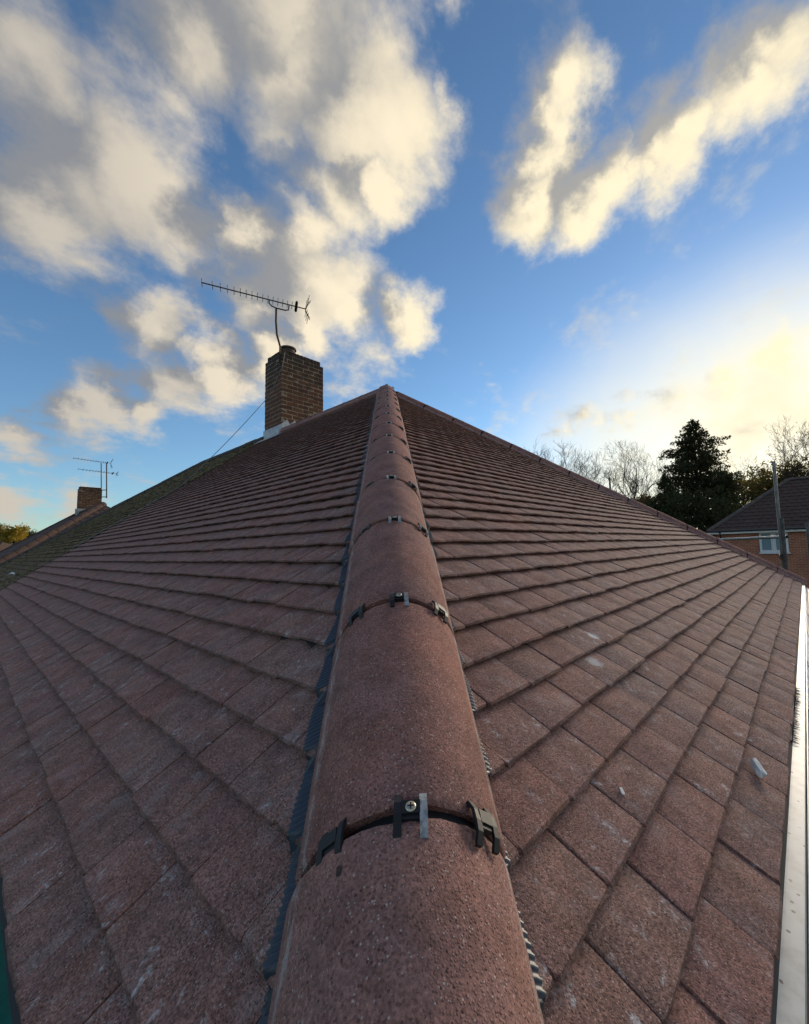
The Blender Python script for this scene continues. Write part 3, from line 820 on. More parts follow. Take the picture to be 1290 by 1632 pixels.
# aerials ------------------------------------------------------------------
STEEL = simple_noise_mat('weathered_steel', (.10, .085, .07), (.05, .045, .04), 30, .55, metal=.6)
RUST = simple_noise_mat('rusty_pole', (.11, .055, .03), (.06, .045, .04), 25, .7, metal=.3)
ALU = simple_noise_mat('dull_aluminium', (.16, .16, .17), (.10, .10, .11), 30, .5, metal=.7)
def yagi(name, base, polepts, bl, br, els, elen, label, group, stirrup=True, horizontal=True, refl=.3, pr=.019):
    t = thing(name, base, label, 'aerial', group)
    mb = MB(); mb.tube(polepts, pr, 8); obj('pole', mb.mesh('pole', RUST, True), t)
    bl, br = Vector(bl), Vector(br); ax = (br-bl).normalized()
    mb = MB(); mb.tube([bl, br], .011, 6); obj('boom', mb.mesh('boom', ALU, True), t)
    side = ax.cross(Z).normalized(); upv = side.cross(ax)
    ev = upv if not horizontal else (side*.93+upv*.35).normalized()
    for i in range(els):
        f = 1-(1-i/(els-1))**1.0
        p = bl.lerp(br, .005 + .86*(f**.82))
        mb = MB(); mb.tube([p-ev*elen*.5, p+ev*elen*.5], .006, 5); obj('director', mb.mesh('director', ALU, True), t)
    p = bl.lerp(br, .91)
    mb = MB(); mb.tube([p-ev*.12-side*.0, p-ev*.1, p+ev*.1, p+ev*.12], [.012, .026, .026, .012], 8); obj('dipole', mb.mesh('dipole', BLACK, True), t)
    mb = MB(); e0 = br
    for s in (-1, 1):
        for o in (-1, 1):
            mb.tube([e0+ax*.005, e0+upv*s*refl*.34+side*o*.02+ax*.05*abs(s), e0+upv*s*refl*.62+ax*.10+side*o*.03], .007, 5)
        for kk in (.2, .4, .6): mb.tube([e0+upv*s*refl*kk-ev*.13+ax*.1*kk, e0+upv*s*refl*kk+ev*.13+ax*.1*kk], .005, 4)
    obj('reflector', mb.mesh('reflector', ALU, True), t)
    if stirrup:
        pt = Vector(polepts[-1]); i0, i1 = bl.lerp(br, .635), bl.lerp(br, .835)
        m0 = (pt - (bl + ax*((pt-bl).dot(ax))))
        dn = m0*.9
        mb = MB(); mb.tube([i0, i0+dn*.55, i0+dn*.85+ax*.05, i0+dn+ax*.12, i1+dn-ax*.06, i1+dn*.8, i1+dn*.5, i1], .012, 6)
        obj('cradle', mb.mesh('cradle', STEEL, True), t)
    return t
pb = Vector((-2.52, 7.66, 4.30)); chb = P(CA0+.05, CB0+.06, CTOP)
def unpix(x, y, D):
    v = F + RT*((x-723.54)/662.02) - UP*((y-816.8)/662.02); return CAM + v*D
pole_b = P(CA0+.02, CB0-.03, CTOP-.30); Dp = (pole_b-CAM).dot(F)
yagi('television_aerial', pole_b, [pole_b, P(CA0+.03, CB0-.02, CTOP+.02), unpix(441.5, 533, Dp-.02), unpix(440, 512, Dp-.03), unpix(440.5, 492, Dp-.03)],
     unpix(321, 450, Dp-.62), unpix(486, 492, Dp+.12), 16, .17, 'long television aerial on a bent pole above the nearer brick chimney', 'television aerials')
CABM = mat('aerial_cable', (.24, .22, .20), .5)
mb = MB()
g0 = P(CA0-.012, CB0+.02, 4.12)
lp = [P(CA0-.015, CB0+.05, 4.42), P(CA0-.013, CB0+.03, 4.25), P(CA0-.013, CB0-.005, 4.08), P(CA0+.08, CB0-.014, 3.98)]
end1 = P(8.02, 2.35, 2.35*tL+.02)
s0 = P(CA0+.30, CB0-.02, 3.70); lp += [P(CA0+.2, CB0-.015, 3.86), s0]
for i in range(1, 11):
    t = i/10; p = s0.lerp(end1, t); lp.append(p - Z*.05*math.sin(math.pi*t))
for s in (2.6, 2.2, 1.7, 1.2): lp.append(P(PARTY+.03+.02*math.sin(s*9), s*math.cos(TL), s*math.sin(TL)+.012))
mb.tube(lp, .0055, 5)
tag(obj('aerial_cable', mb.mesh('aerial_cable', CABM, True)), 'thin cable drooping from the nearer chimney to the mossy roof', 'cable')

# second pair of houses, red roof -------------------------------------------
RTILE = concrete_tile('red_clay_tile', (.10, .052, .040), (.12, .060, .044), (.085, .06, .05), .1)
RCAP = concrete_tile('red_ridge_tile', (.085, .050, .038), (.07, .045, .036), (.075, .058, .046), .1)
A1 = 18.5
rh = thing('red_roofed_house', P(A1+7.9, 3.8, GROUND), 'farther house with reddish tile roof and twin-aerial chimney at the left edge', 'house')
e = -.02; O = A*A1; A2 = A1+2*PARTY
deck = MB(); deck.add([P(A1,0,e), P(A2,0,e), P(A2-AP,W/2,HZ+e), P(A1+AP,W/2,HZ+e), P(A2,W,e), P(A1,W,e)], [(0,3,2,1),(1,2,4),(2,3,5,4),(5,3,0)])
rroof = obj('roof', deck.mesh('roof_underlay', UNDER), rh)
rf = MB(); BIGT = [tile_template(300+i, w=.27, L=.36, t=.022, camber=.008, g=.31, jit=.004) for i in range(4)]
Ov = Matrix.Translation(O)
for var, M in lay_slope(exL, euL, nL, lambda s, s2: (-(2*PARTY - s*math.sin(TL)/tR)-.05, -s*math.sin(TL)/tR), int(SLL/.31), None, q, variants=BIGT, g=.31, w=.275, jit=2):
    c = clip_tile(var, M, [(hn*.02, hn), (mho+mhn*.02, mhn)], BIGT)
    if c: rf.add([(Ov @ M) @ Vector(x) for x in c[0]], c[1], c[2], q.random())
for var, M in lay_slope(exR, euR, nR, lambda s, s2: (s*math.sin(TR)/tL-.05, W-s*math.sin(TR)/tL+.05), int(SLR/.31), None, q, variants=BIGT, g=.31, w=.275, jit=2):
    c = clip_tile(var, M, [(hn*-.02, -hn), (fho+fhn*.03, fhn)], BIGT)
    if c: rf.add([(Ov @ M) @ Vector(x) for x in c[0]], c[1], c[2], q.random())
obj('tile_field', rf.mesh('tile_field', RTILE), rroof, kind='stuff')
RCAPS = [smooth_by(cap_mesh('hip_tile', .437, RCAP, seed=30+s)) for s in range(3)]
run_caps(rh, 'hip_tile', O, hipdir, hx, HIPLEN, .45, RCAPS, .07, clips=False, union=False, seed=12)
run_caps(rh, 'ridge_tile', P(A1+AP, W/2, HZ), A, A.cross(Z), 2*(PARTY-AP), .45, RCAPS, .05, clips=False, union=False, seed=13)
run_caps(rh, 'hip_tile', A*A2, mhd, mhd.cross(Z), HIPLEN, .45, RCAPS, .05, clips=False, union=False, seed=14)
obj('wall', walls(A1+.3, A2-.3, .32, W-.32, GROUND, -.12, WALLB), rh)
RBR = chim_brick(); RBR.name = 'weathered_red_brick'
c2a = A1+8.95
ch2, CT2 = chimney(rh, c2a, 3.62, .44, .890, 2.4, 20, RBR, MORT)
mb = MB(); mb.box(P(c2a+.22, 3.61, zr(3.61)+.1), .6, .006, .25, (A, B, Z)); mb.box(P(c2a-.01, 3.9, zr(3.7)+.05), .006, .8, .3, (A, B, Z)); obj('lead_apron', mb.mesh('lead_apron', LEAD), ch2)
D2 = (P(c2a, 4.0, 4)-CAM).dot(F)
yagi('television_aerial', P(c2a, 4.3, 3.9), [unpix(161.5, 781, D2+.25), unpix(161.3, 738, D2+.25)], unpix(117, 730, D2-.8), unpix(176, 738.5, D2+.3), 12, .22,
     'upper of the two aerials on the far left chimney, on its thin left pole', 'television aerials', stirrup=False, refl=.35, pr=.02)
yagi('television_aerial', P(c2a-.2, 4.5, 3.4), [unpix(170, 794, D2-.1), unpix(170, 738, D2-.1)], unpix(124.5, 747.5, D2-.9), unpix(185, 755, D2+.3), 12, .2,
     'lower of the two aerials on the far left chimney, crossing the tall right pole', 'television aerials', stirrup=False, refl=.12, pr=.024)
mb = MB()
for yy in (781, 792): mb.tube([unpix(170.5, yy, D2-.1), unpix(163, yy, D2-.05), unpix(158, yy, D2+.3)], .022, 5)
obj('pole_bracket', mb.mesh('pole_bracket', STEEL), bpy.data.objects['television_aerial.002'])

# brick house on the right -----------------------------------------------------
BW, AC, EZ, PT = 24., 3.65, 1.08, R(38)
bh = thing('brick_house', P(AC-4, BW+3.3, GROUND), 'red brick house with dark hipped roof and white window, behind the scaffold tube', 'house')
AEND = -9.
obj('wall', walls(AC-.3, AEND, BW+.3, BW+6.3, GROUND, EZ-.08, brick_mat('orange_brick_wall', (.47, .155, .065), (.33, .10, .045), (.46, .38, .29))), bh)
DT = concrete_tile('dark_roof_tile', (.075, .048, .038), (.09, .055, .042), (.075, .058, .048), .1)
DCAP = concrete_tile('grey_ridge_tile', (.10, .085, .075), (.12, .095, .08), (.10, .09, .08), .1)
rr_ = 3.3; tp = math.tan(PT); eh = B*math.cos(PT)+Z*math.sin(PT); nh = -B*math.sin(PT)+Z*math.cos(PT)
deck = MB(); deck.add([P(AC, BW, EZ-.03), P(AEND, BW, EZ-.03), P(AEND+rr_, BW+rr_, EZ+rr_*tp-.03), P(AC-rr_, BW+rr_, EZ+rr_*tp-.03), P(AC, BW+2*rr_, EZ-.03), P(AEND, BW+2*rr_, EZ-.03)], [(0,1,2,3),(0,3,4),(1,5,2),(3,2,5,4)])
broof = obj('roof', deck.mesh('roof_underlay', DT), bh)
HT = [tile_template(400+i, w=.30, L=.34, t=.025, camber=.012, g=.29, jit=.004) for i in range(4)]
bf = MB(); Oh = Matrix.Translation(P(0, BW, EZ))
hcn = (A+B).normalized(); hcp = A*AC
for var, M in lay_slope(-A, eh, nh, lambda s, s2: (-AC+s*math.cos(PT)-.05, -AEND-s*math.cos(PT)+.05), int(rr_/math.cos(PT)/.29), None, q, variants=HT, g=.29, w=.30, jit=1.):
    c = clip_tile(var, M, [(hcp, -hcn)], HT)
    if c: bf.add([(Oh @ M) @ Vector(x) for x in c[0]], c[1], c[2], q.random())
obj('tile_field', bf.mesh('tile_field', DT), broof, kind='stuff')
hcd = (-A+B+Z*tp).normalized()
DC = [smooth_by(cap_mesh('hip_tile', .437, DCAP, hw=.13, rise=.11, seed=40))]
run_caps(bh, 'hip_tile', P(AC, BW, EZ), hcd, hcd.cross(Z), rr_*math.sqrt(2+tp*tp), .45, DC, .06, clips=False, union=False, seed=15)
run_caps(bh, 'ridge_tile', P(AC-rr_, BW+rr_, EZ+rr_*tp), -A, (-A).cross(Z), 6.2, .45, DC, .06, clips=False, union=False, seed=16)
mb = MB(); mb.box(P((AC+AEND)/2, BW+.02, EZ-.10), AC-AEND, .03, .13, (A, B, Z)); obj('fascia', mb.mesh('fascia', WHITE), bh)
mb = MB(); mb.tube([P(AC, BW-.05, EZ-.03), P(AEND, BW-.05, EZ-.03)], .05, 8); obj('gutter', mb.mesh('gutter', mat('black_gutter', (.03, .03, .03), .4)), bh)
mb = MB(); mb.tube([P(AC-.55, BW-.05, EZ-.06), P(AC-.55, BW+.22, EZ-.4), P(AC-.55, BW+.22, GROUND)], .035, 8); obj('downpipe', mb.mesh('downpipe', BLACK, True), bh)
GLASS = mat('window_glass', (.20, .30, .33), .06, 0, .8)
for wa0, wa1, wz0, wz1 in ((.52, 1.58, -.02, .97), (-2.9, -1.8, -.02, .97)):
    mb = MB(); fw = .065; wb = BW+.28
    for a_, z_, sa, sz in (((wa0+wa1)/2, wz0+fw/2, wa1-wa0, fw), ((wa0+wa1)/2, wz1-fw/2, wa1-wa0, fw)): mb.box(P(a_, wb, z_), sa, .07, sz, (A, B, Z))
    for a_ in (wa0+fw/2, (wa0+wa1)/2, wa1-fw/2): mb.box(P(a_, wb-.002, (wz0+wz1)/2), fw, .066, wz1-wz0-2*fw, (A, B, Z))
    wo_ = obj('window', mb.mesh('window_frame', WHITE), bh)
    for a_ in (wa0+.25*(wa1-wa0), wa0+.75*(wa1-wa0)):
        mb = MB(); mb.box(P(a_, wb+.01, (wz0+wz1)/2), (wa1-wa0)/2-.02, .01, wz1-wz0-.06, (A, B, Z)); obj('pane', mb.mesh('pane', GLASS), wo_)
        mb = MB()
        for s in (-1, 1):
            mb.box(P(a_+s*.2, wb-.03, (wz0+wz1)/2), .045, .03, wz1-wz0-.14, (A, B, Z)); mb.box(P(a_, wb-.029, (wz0+wz1)/2+s*(wz1-wz0-.18)/2), .355, .028, .045, (A, B, Z))
        obj('casement', mb.mesh('casement', WHITE), wo_)
    mb = MB(); mb.box(P((wa0+wa1)/2, wb-.06, wz0-.03), wa1-wa0+.1, .12, .05, (A, B, Z)); obj('sill', mb.mesh('sill', WHITE), wo_)

# scaffold tubes ---------------------------------------------------------------
GALV = simple_noise_mat('galvanised_tube', (.30, .30, .29), (.20, .20, .20), 12, .42, metal=.75)
GALV2 = simple_noise_mat('dark_scaffold_tube', (.13, .14, .14), (.09, .095, .095), 12, .5, metal=.6)
def tube_thing(p0, p1, label, m, couplers=(), r=.0242):
    p0, p1 = Vector(p0), Vector(p1); t = thing('scaffold_tube', p0, label, 'scaffold tube', 'scaffold tubes round the roof')
    ax = (p1-p0).normalized(); x = ax.orthogonal().normalized(); y = ax.cross(x)
    mb = MB(); mb.tube([p0, p1], r, 14, cap=False); ring = []
    mb.tube([p1, p0], r*.86, 14, cap=False)
    v = [p+d_ for p in (p0, p1) for rr2 in (r, r*.86) for d_ in [x*(rr2*math.cos(k*math.pi/7))+y*(rr2*math.sin(k*math.pi/7)) for k in range(14)]]
    f = [(k, (k+1) % 14, 14+(k+1) % 14, 14+k) for k in range(14)] + [(28+k, 42+k, 42+(k+1) % 14, 28+(k+1) % 14) for k in range(14)]
    mb.add(v, f); me = mb.mesh('tube', m); smooth_by(me, 50); obj('tube', me, t)
    for c in couplers:
        mb = MB(); c = Vector(c); mb.tube([c-ax*.028, c+ax*.028], r*1.35, 12)
        mb.box(c + x*.03, .05, .045, .05, (x, y, ax)); mb.tube([c+x*.03-y*.05, c+x*.03+y*.05], .009, 6)
        obj('coupler', mb.mesh('coupler', STEEL), t)
    return t
D = 6.45
b1 = unpix(1233.5, 735, D); t1 = Vector((b1.x, b1.y, GROUND))
up0 = unpix(1233.5, 735, D); lo0 = unpix(1243, 838, D)
dirp = (lo0-up0).normalized()
tube_thing(up0 + dirp*1.9, up0, 'tall pale upright scaffold tube in front of the brick house window', GALV, [unpix(1247, 886, D)])
q0 = unpix(1246.5, 826, D-.06); q1 = Vector(q0) + dirp*6
tube_thing(q1, q0, 'darker lower scaffold tube lapped beside the tall pale upright', GALV2, [unpix(1249, 890, D-.06)])
tube_thing(unpix(1120, 861, D+2.2), unpix(1255.5, 855.5, D-.08), 'level scaffold tube crossing in front of the brick house window', GALV, [])
tube_thing(unpix(1287, 832, D+.3) - Z*5, unpix(1287, 832, D+.3), 'short upright scaffold tube at the right edge of the view', GALV2, [])
tube_thing(unpix(972, 761, 10.5) - Z*6, unpix(972, 761, 10.5), 'tip of an upright scaffold tube above the far hip, before the bare trees', GALV2, [])

# small things on the roof --------------------------------------------------------
def pebble(name, loc, axes, size, m, seed, label, cat):
    q2 = random.Random(seed); bm = bmesh.new(); bmesh.ops.create_icosphere(bm, subdivisions=2, radius=1)
    for v in bm.verts:
        k = 1+q2.uniform(-.16, .16); v.co = Vector((max(-.72, min(.72, v.co.x))*k, max(-.75, min(.75, v.co.y))*k, max(-.7, min(.6, v.co.z))*k))
    me = bpy.data.meshes.new(name); bm.to_mesh(me); bm.free(); me.materials.append(m)
    M = Matrix.Translation(loc) @ Matrix((( axes[0].x, axes[1].x, axes[2].x), (axes[0].y, axes[1].y, axes[2].y), (axes[0].z, axes[1].z, axes[2].z))).to_4x4() @ Matrix.Diagonal((*size, 1))
    return tag(obj(name, me, None, M), label, cat)
CHALK = simple_noise_mat('mortar_crumb', (.78, .77, .73), (.62, .60, .56), 60, .9, .004)
ax1 = (B*.80+euR*.6).normalized(); ax2 = nR.cross(ax1)
pebble('mortar_chunk', P(.058, 1.225, .058*tR)+nR*.0015, (ax2, ax1, nR), (.012, .030, .015), CHALK, 3, 'pale chunk of broken mortar lying near the white gutter', 'rubble')
pebble('mortar_flake', P(.2196, .749, .145)-nR*.007, (ax1, ax2, nR), (.010, .005, .0016), CHALK, 5, 'small pale flake lying on a tile right of the hip', 'rubble')
GRIT = mat('dark_grit', (.06, .04, .035), .9)
# grit on the nearest hip tile
cp = hipdir*.22; v_ = unpix(541, 1393, 1.) - CAM
best = None
for t in np.linspace(.3, .9, 600):
    p = CAM + v_*t
    w = p - hipdir*p.dot(hipdir); lat_ = w.dot(hx) - .010; nn = w.dot(hx.cross(hipdir))-.085
    h_ = -(.130/(1-math.cos(R(78))))*(1-math.cos(math.asin(max(-1, min(1, lat_/(.138/math.sin(R(78)))))))) 
    if best is None or abs(nn-h_) < best[0]: best = (abs(nn-h_), p)
pebble('grit_stone', best[1]+Z*.002, (hx, hipdir, hx.cross(hipdir)), (.0045, .005, .006), GRIT, 9, 'tiny dark stone on the nearest hip tile', 'stone')
# white curved offcut on the mossy roof
mb = MB(); v = []
for i in range(9):
    t = i/8; a = 9.16-.30*t; s = .47+.13*t+.04*math.sin(math.pi*t)
    p = A*a + euL*s + nL*(.03+.03*math.sin(math.pi*t))
    for o in (-.02, .02):
        for h_ in (0, .004): v.append(p + euL*o*(1-.6*abs(2*t-1)) + nL*h_)
f = []
for i in range(8):
    a_, b_ = i*4, i*4+4; f += [(a_, a_+2, b_+2, b_), (a_+1, b_+1, b_+3, a_+3), (a_, b_, b_+1, a_+1), (a_+2, a_+3, b_+3, b_+2)]
mb.add(v, f); tag(obj('plastic_offcut', mb.mesh('plastic_offcut', WHITE)), 'curved white plastic offcut lying on the mossy tiles', 'offcut')
# bristle comb along the gutter
mb = MB()
mb.box(P(.010, 1.93, -.024), .012, .62, .006, (A, B, Z))
for i in range(90):
    b = 1.62+.62*i/90 + q.uniform(-.002, .002); o = P(.006, b, -.024)
    ln = q.uniform(.008, .026)
    mb.tube([o, o - A*ln*.6 - Z*.002 + B*q.uniform(-.003, .003), o - A*ln - Z*.004 + B*q.uniform(-.008, .008)], [.0011, .0009, .0004], 3)
tag(obj('comb_filler', mb.mesh('comb_filler', BLACK)), 'black bristly comb poking out from under the tiles over the white eaves tray', 'comb')
# green sheet below the main eave
def sheet():
    mb = MB(); v = []; n, m_ = 30, 10
    for i in range(n+1):
        for j in range(m_+1):
            a = .15+2.4*i/n; o = -.035+.9*j/m_
            v.append(P(a, -o, -.075-.02*math.sin(a*7+j)-.01*math.sin(j*2.1+a*3)-.25*(j/m_)**2))
    f = [(i*(m_+1)+j, i*(m_+1)+j+1, (i+1)*(m_+1)+j+1, (i+1)*(m_+1)+j) for i in range(n) for j in range(m_)]
    mb.add(v, f); return mb.mesh('green_sheet', simple_noise_mat('green_tarpaulin', (.008, .30, .21), (.006, .23, .165), 20, .55), True)
o = obj('green_sheet', sheet()); md = o.modifiers.new('thick', 'SOLIDIFY'); md.thickness = .002
tag(o, 'teal green protective sheet hung below the left eave', 'sheet')

# ------------------------------------------------------------------ ground, hill and trees
GRASS = simple_noise_mat('rough_grass', (.055, .075, .025), (.085, .075, .035), .35, .95)
mb = MB(); n = 24; v = []; ext = 2500
for i in range(n+1):
    for j in range(n+1): v.append((-ext+2*ext*i/n, -ext+2*ext*j/n, GROUND))
mb.add(v, [(i*(n+1)+j, (i+1)*(n+1)+j, (i+1)*(n+1)+j+1, i*(n+1)+j+1) for i in range(n) for j in range(n)])
obj('ground', mb.mesh('ground', GRASS), kind='structure')
def hill_z(x, y):
    d = math.hypot(x, y); az = math.degrees(math.atan2(x, y))
    h = 20.5*max(0, min(1, (d-70)/90))**.8
    h *= .5+.5*math.cos(math.pi*max(-1, min(1, (az+62)/40)))
    return GROUND - .3 + h
mb = MB(); v = []; na, nd = 40, 22
for i in range(na+1):
    for j in range(nd+1):
        az = R(-105+85*i/na); d = 60+200*j/nd
        x, y = d*math.sin(az), d*math.cos(az); v.append((x, y, hill_z(x, y)-(0 if 0 < i < na and j < nd else 1)))
mb.add(v, [(i*(nd+1)+j, (i+1)*(nd+1)+j, (i+1)*(nd+1)+j+1, i*(nd+1)+j+1)[::-1] for i in range(na) for j in range(nd)])
obj('hill', mb.mesh('hill', simple_noise_mat('hillside', (.05, .06, .02), (.09, .075, .03), .15, .95), True), kind='structure')

def leaf_mat(name, c1, c2, c3):
    m = mat(name, c1, .75, 0, .2); nt = m.node_tree; r = rnd_socket(nt)
    n = noise(nt, pos(nt), .7, 3, .6).outputs['Fac']
    c = mixc(nt, r, c1, c2); c = mixc(nt, ramp(nt, n, .42, .62), c, c3)
    nt.links.new(c, bsdf(m).inputs['Base Color'])
    tr = new(nt, 'ShaderNodeBsdfTranslucent'); nt.links.new(c, tr.inputs['Color'])
    ms = new(nt, 'ShaderNodeMixShader'); ms.inputs[0].default_value = .42
    nt.links.new(bsdf(m).outputs[0], ms.inputs[1]); nt.links.new(tr.outputs[0], ms.inputs[2])
    nt.links.new(ms.outputs[0], nt.nodes['Material Output'].inputs['Surface'])
    return m
BARK = simple_noise_mat('bark', (.075, .058, .042), (.045, .036, .028), 6, .95)
TWIG = simple_noise_mat('twigs', (.060, .040, .026), (.040, .028, .020), 2, .95)
def leaves(mb, pts, size, q2, flat=0.):
    for p in pts:
        a = Vector((q2.gauss(0, 1), q2.gauss(0, 1), q2.gauss(0, 1)*(1-flat))).normalized(); b = a.orthogonal().normalized()
        b = (b*math.cos(7*q2.random())+a.cross(b)*math.sin(7*q2.random())).normalized()
        s = size*q2.uniform(.6, 1.4); w = s*q2.uniform(.35, .6)
        mb.add([p-a*s, p+b*w, p+a*s, p-b*w], [(0, 1, 2, 3)], None, q2.random())
def branch(mb, p, d, L, r, lvl, q2, tips, spread=.55, up=.25, kids=(3, 4), sides=4, nseg=3):
    pts = [p]; rad = [r]; dd = d.copy()
    for i in range(nseg):
        dd = (dd + Vector((q2.gauss(0, .13), q2.gauss(0, .13), q2.gauss(0, .08)+up*.12))).normalized()
        pts.append(pts[-1] + dd*L/nseg); rad.append(r*(1-.45*(i+1)/nseg))
    mb.tube(pts, rad, sides if lvl > 1 else 3, cap=False)
    if lvl == 0: tips.append(pts[-1]); return
    for k in range(q2.randint(*kids)):
        t = q2.uniform(.3, 1.) if k else 1.
        i = min(nseg-1, int(t*nseg)); q_ = pts[i].lerp(pts[i+1], t*nseg-i)
        nd_ = (dd + Vector((q2.gauss(0, spread), q2.gauss(0, spread), q2.gauss(0, spread*.7)+up))).normalized()
        branch(mb, q_, nd_, L*q2.uniform(.62, .82), max(r*q2.uniform(.52, .66), .011), lvl-1, q2, tips, spread, up, kids, sides, nseg)
def bare_tree(base, h, seed, label, group, lvl=7, crown=None, trunkr=.16, leaf=None, nleaf=0, spread=.5, minr=.011):
    q2 = random.Random(seed); t = thing('bare_tree', base, label, 'tree', group)
    base = Vector(base); th = h*.30
    tr = MB(); top = base + Vector((q2.uniform(-.3, .3), q2.uniform(-.3, .3), th)); tr.tube([base - Z*.3, base.lerp(top, .5)+Vector((.1, 0, 0)), top], [trunkr*1.2, trunkr, trunkr*.8], 8)
    obj('trunk', tr.mesh('trunk', BARK, True), t)
    cr = MB(); tips = []
    for k in range(7):
        d = Vector((q2.gauss(0, .42), q2.gauss(0, .42), 1)).normalized()
        branch(cr, top - Z*q2.uniform(0, th*.3), d, h*.24, trunkr*.6, lvl, q2, tips, spread*.85, .20, (2, 3))
    # fit the crown to its height
    zs = np.array(cr.v); zmax = zs[:, 2].max(); k = (base.z+h-top.z)/(zmax-top.z)
    cr.v = [(top.x+(x-top.x)*(.5+.5*k), top.y+(y-top.y)*(.5+.5*k), top.z+(z-top.z)*k) for x, y, z in cr.v]
    obj('crown', cr.mesh('crown', TWIG), t)
    if leaf:
        lf = MB(); tp = [Vector((top.x+(p.x-top.x)*(.5+.5*k), top.y+(p.y-top.y)*(.5+.5*k), top.z+(p.z-top.z)*k)) for p in tips]
        pts = [q2.choice(tp)+Vector((q2.gauss(0, .25), q2.gauss(0, .25), q2.gauss(0, .2))) for _ in range(nleaf)]
        leaves(lf, pts, .085, q2); obj('foliage', lf.mesh('foliage', leaf), t)
    return t
def conifer(base, h, rad, seed, label, m, nb_=260, group=None, droop=.25, narrow=1.0, bare=.12, leafsize=.12, dens=1.):
    q2 = random.Random(seed); base = Vector(base); t = thing('conifer', base, label, 'tree', group)
    tr = MB(); tr.tube([base - Z*.3, base + Z*h*.5, base + Z*h*.97], [h*.022, h*.013, .02], 8); obj('trunk', tr.mesh('trunk', BARK, True), t)
    br = MB(); lf = MB()
    for i in range(nb_):
        f = bare + (1-bare)*(i/nb_)**.9; z = h*f
        g_ = (f-bare)/(1-bare); prof = narrow*(1-g_)**.74*(.45+.55*min(1, g_/.25)) + .03
        an = q2.uniform(0, 2*math.pi); prof *= .84+.22*math.sin(an*2+f*17+seed)+.16*math.sin(an*3-f*31)
        L = rad*prof*q2.uniform(.55, 1.12)
        d = Vector((math.cos(an), math.sin(an), .10-droop*.5))
        p0 = base + Z*z; p1 = p0 + d*L*.55 ; p2 = p0 + d*L - Z*L*droop*.35 + Z*L*.12
        br.tube([p0, p1, p2], [.035*(1-f)+.012, .02, .008], 4, cap=False)
        npt = max(3, int(L*26*dens)); pts = []
        side = Vector((-d.y, d.x, 0)).normalized()
        for k in range(npt):
            u = q2.uniform(.12, 1.03); c = p0.lerp(p1, u*2) if u < .5 else p1.lerp(p2, u*2-1)
            wid = (.42*L*(1-u)+.12)*.6
            pts.append(c + side*q2.gauss(0, wid) + Vector((0, 0, q2.gauss(-.10, .14))))
        leaves(lf, pts, leafsize, q2, .3)
    obj('branches', br.mesh('branches', BARK), t); obj('foliage', lf.mesh('foliage', m), t)
    return t
def bush(name, base, h, rad, seed, label, m, n=2600, size=.12, group=None, lumps=14, cat='tree', trunk=True):
    q2 = random.Random(seed); base = Vector(base); t = thing(name, base, label, cat, group)
    cs = []
    for i in range(lumps):
        an = q2.uniform(0, 6.28); rr2 = rad*math.sqrt(q2.random())*.75; zz = h*q2.uniform(.28, .86)
        sc = (1-.45*abs(zz/h-.5)); cs.append((base + Vector((math.cos(an)*rr2*sc, math.sin(an)*rr2*sc, zz)), rad*q2.uniform(.28, .48)))
    tr = MB(); tr.tube([base - Z*.2, base + Z*h*.55], [h*.022+.03, .05], 7)
    for c, r2 in cs: tr.tube([base + Z*h*.2, (base + Z*h*.35).lerp(c, .5), c], [.06, .045, .015], 4, cap=False)
    obj('trunk', tr.mesh('trunk', BARK, True), t)
    lf = MB(); pts = []
    for i in range(n):
        c, r2 = q2.choice(cs); v = Vector((q2.gauss(0, 1), q2.gauss(0, 1), q2.gauss(0, .8))).normalized()*r2*q2.random()**.4
        pts.append(c+v)
    leaves(lf, pts, size, q2); obj('crown', lf.mesh('crown', m), t)
    return t
def gpix(x, D): p = unpix(x, 850, D); return Vector((p.x, p.y, GROUND))
def ztop(x, y, D): return unpix(x, y, D).z - GROUND
NEEDLE = leaf_mat('dark_needles', (.035, .044, .018), (.070, .072, .030), (.062, .052, .026))
EVERG = leaf_mat('evergreen_leaves', (.032, .046, .018), (.060, .075, .026), (.060, .056, .024))
OLIVE = leaf_mat('olive_autumn_leaves', (.20, .15, .03), (.28, .20, .04), (.13, .12, .03))
BROWN = leaf_mat('brown_autumn_leaves', (.15, .095, .045), (.20, .12, .05), (.11, .085, .04))
YEL = leaf_mat('yellow_autumn_leaves', (.36, .25, .025), (.46, .30, .04), (.22, .19, .035))
GREEN = leaf_mat('dull_green_leaves', (.055, .065, .022), (.085, .085, .03), (.05, .05, .025))
D = 46; conifer(gpix(1118, D), ztop(1115, 664, D), 7.6, 1, 'tall dark conifer standing against the bright sky', NEEDLE, 420, bare=.28, leafsize=.15, narrow=1.1, dens=.95)
D = 42; conifer(gpix(1068, D), ztop(1068, 752, D), 4.2, 2, 'lower dark evergreen left of the tall conifer', EVERG, 240, 'dark evergreens below the tall conifer', bare=.05, leafsize=.17, narrow=1.2)
conifer(gpix(1160, 41), ztop(1160, 748, 41), 4.2, 3, 'lower dark evergreen right of the tall conifer', EVERG, 240, 'dark evergreens below the tall conifer', bare=.05, leafsize=.17, narrow=1.2)
bush('evergreen_shrub', gpix(1110, 38), ztop(1110, 770, 38), 4.2, 4, 'dark rounded evergreen in front of the tall conifer', EVERG, 6000, .16, None, 26)
bush('evergreen_shrub', gpix(1035, 44), ztop(1035, 790, 44), 3.2, 5, 'dark evergreen shrub left of the conifers, above the far hip', EVERG, 3600, .16, None, 18)
bare_tree(gpix(910, 62), ztop(910, 696, 62), 21, 'left of the two bare trees behind the far hip', 'bare trees behind the far hip', 7, trunkr=.2)
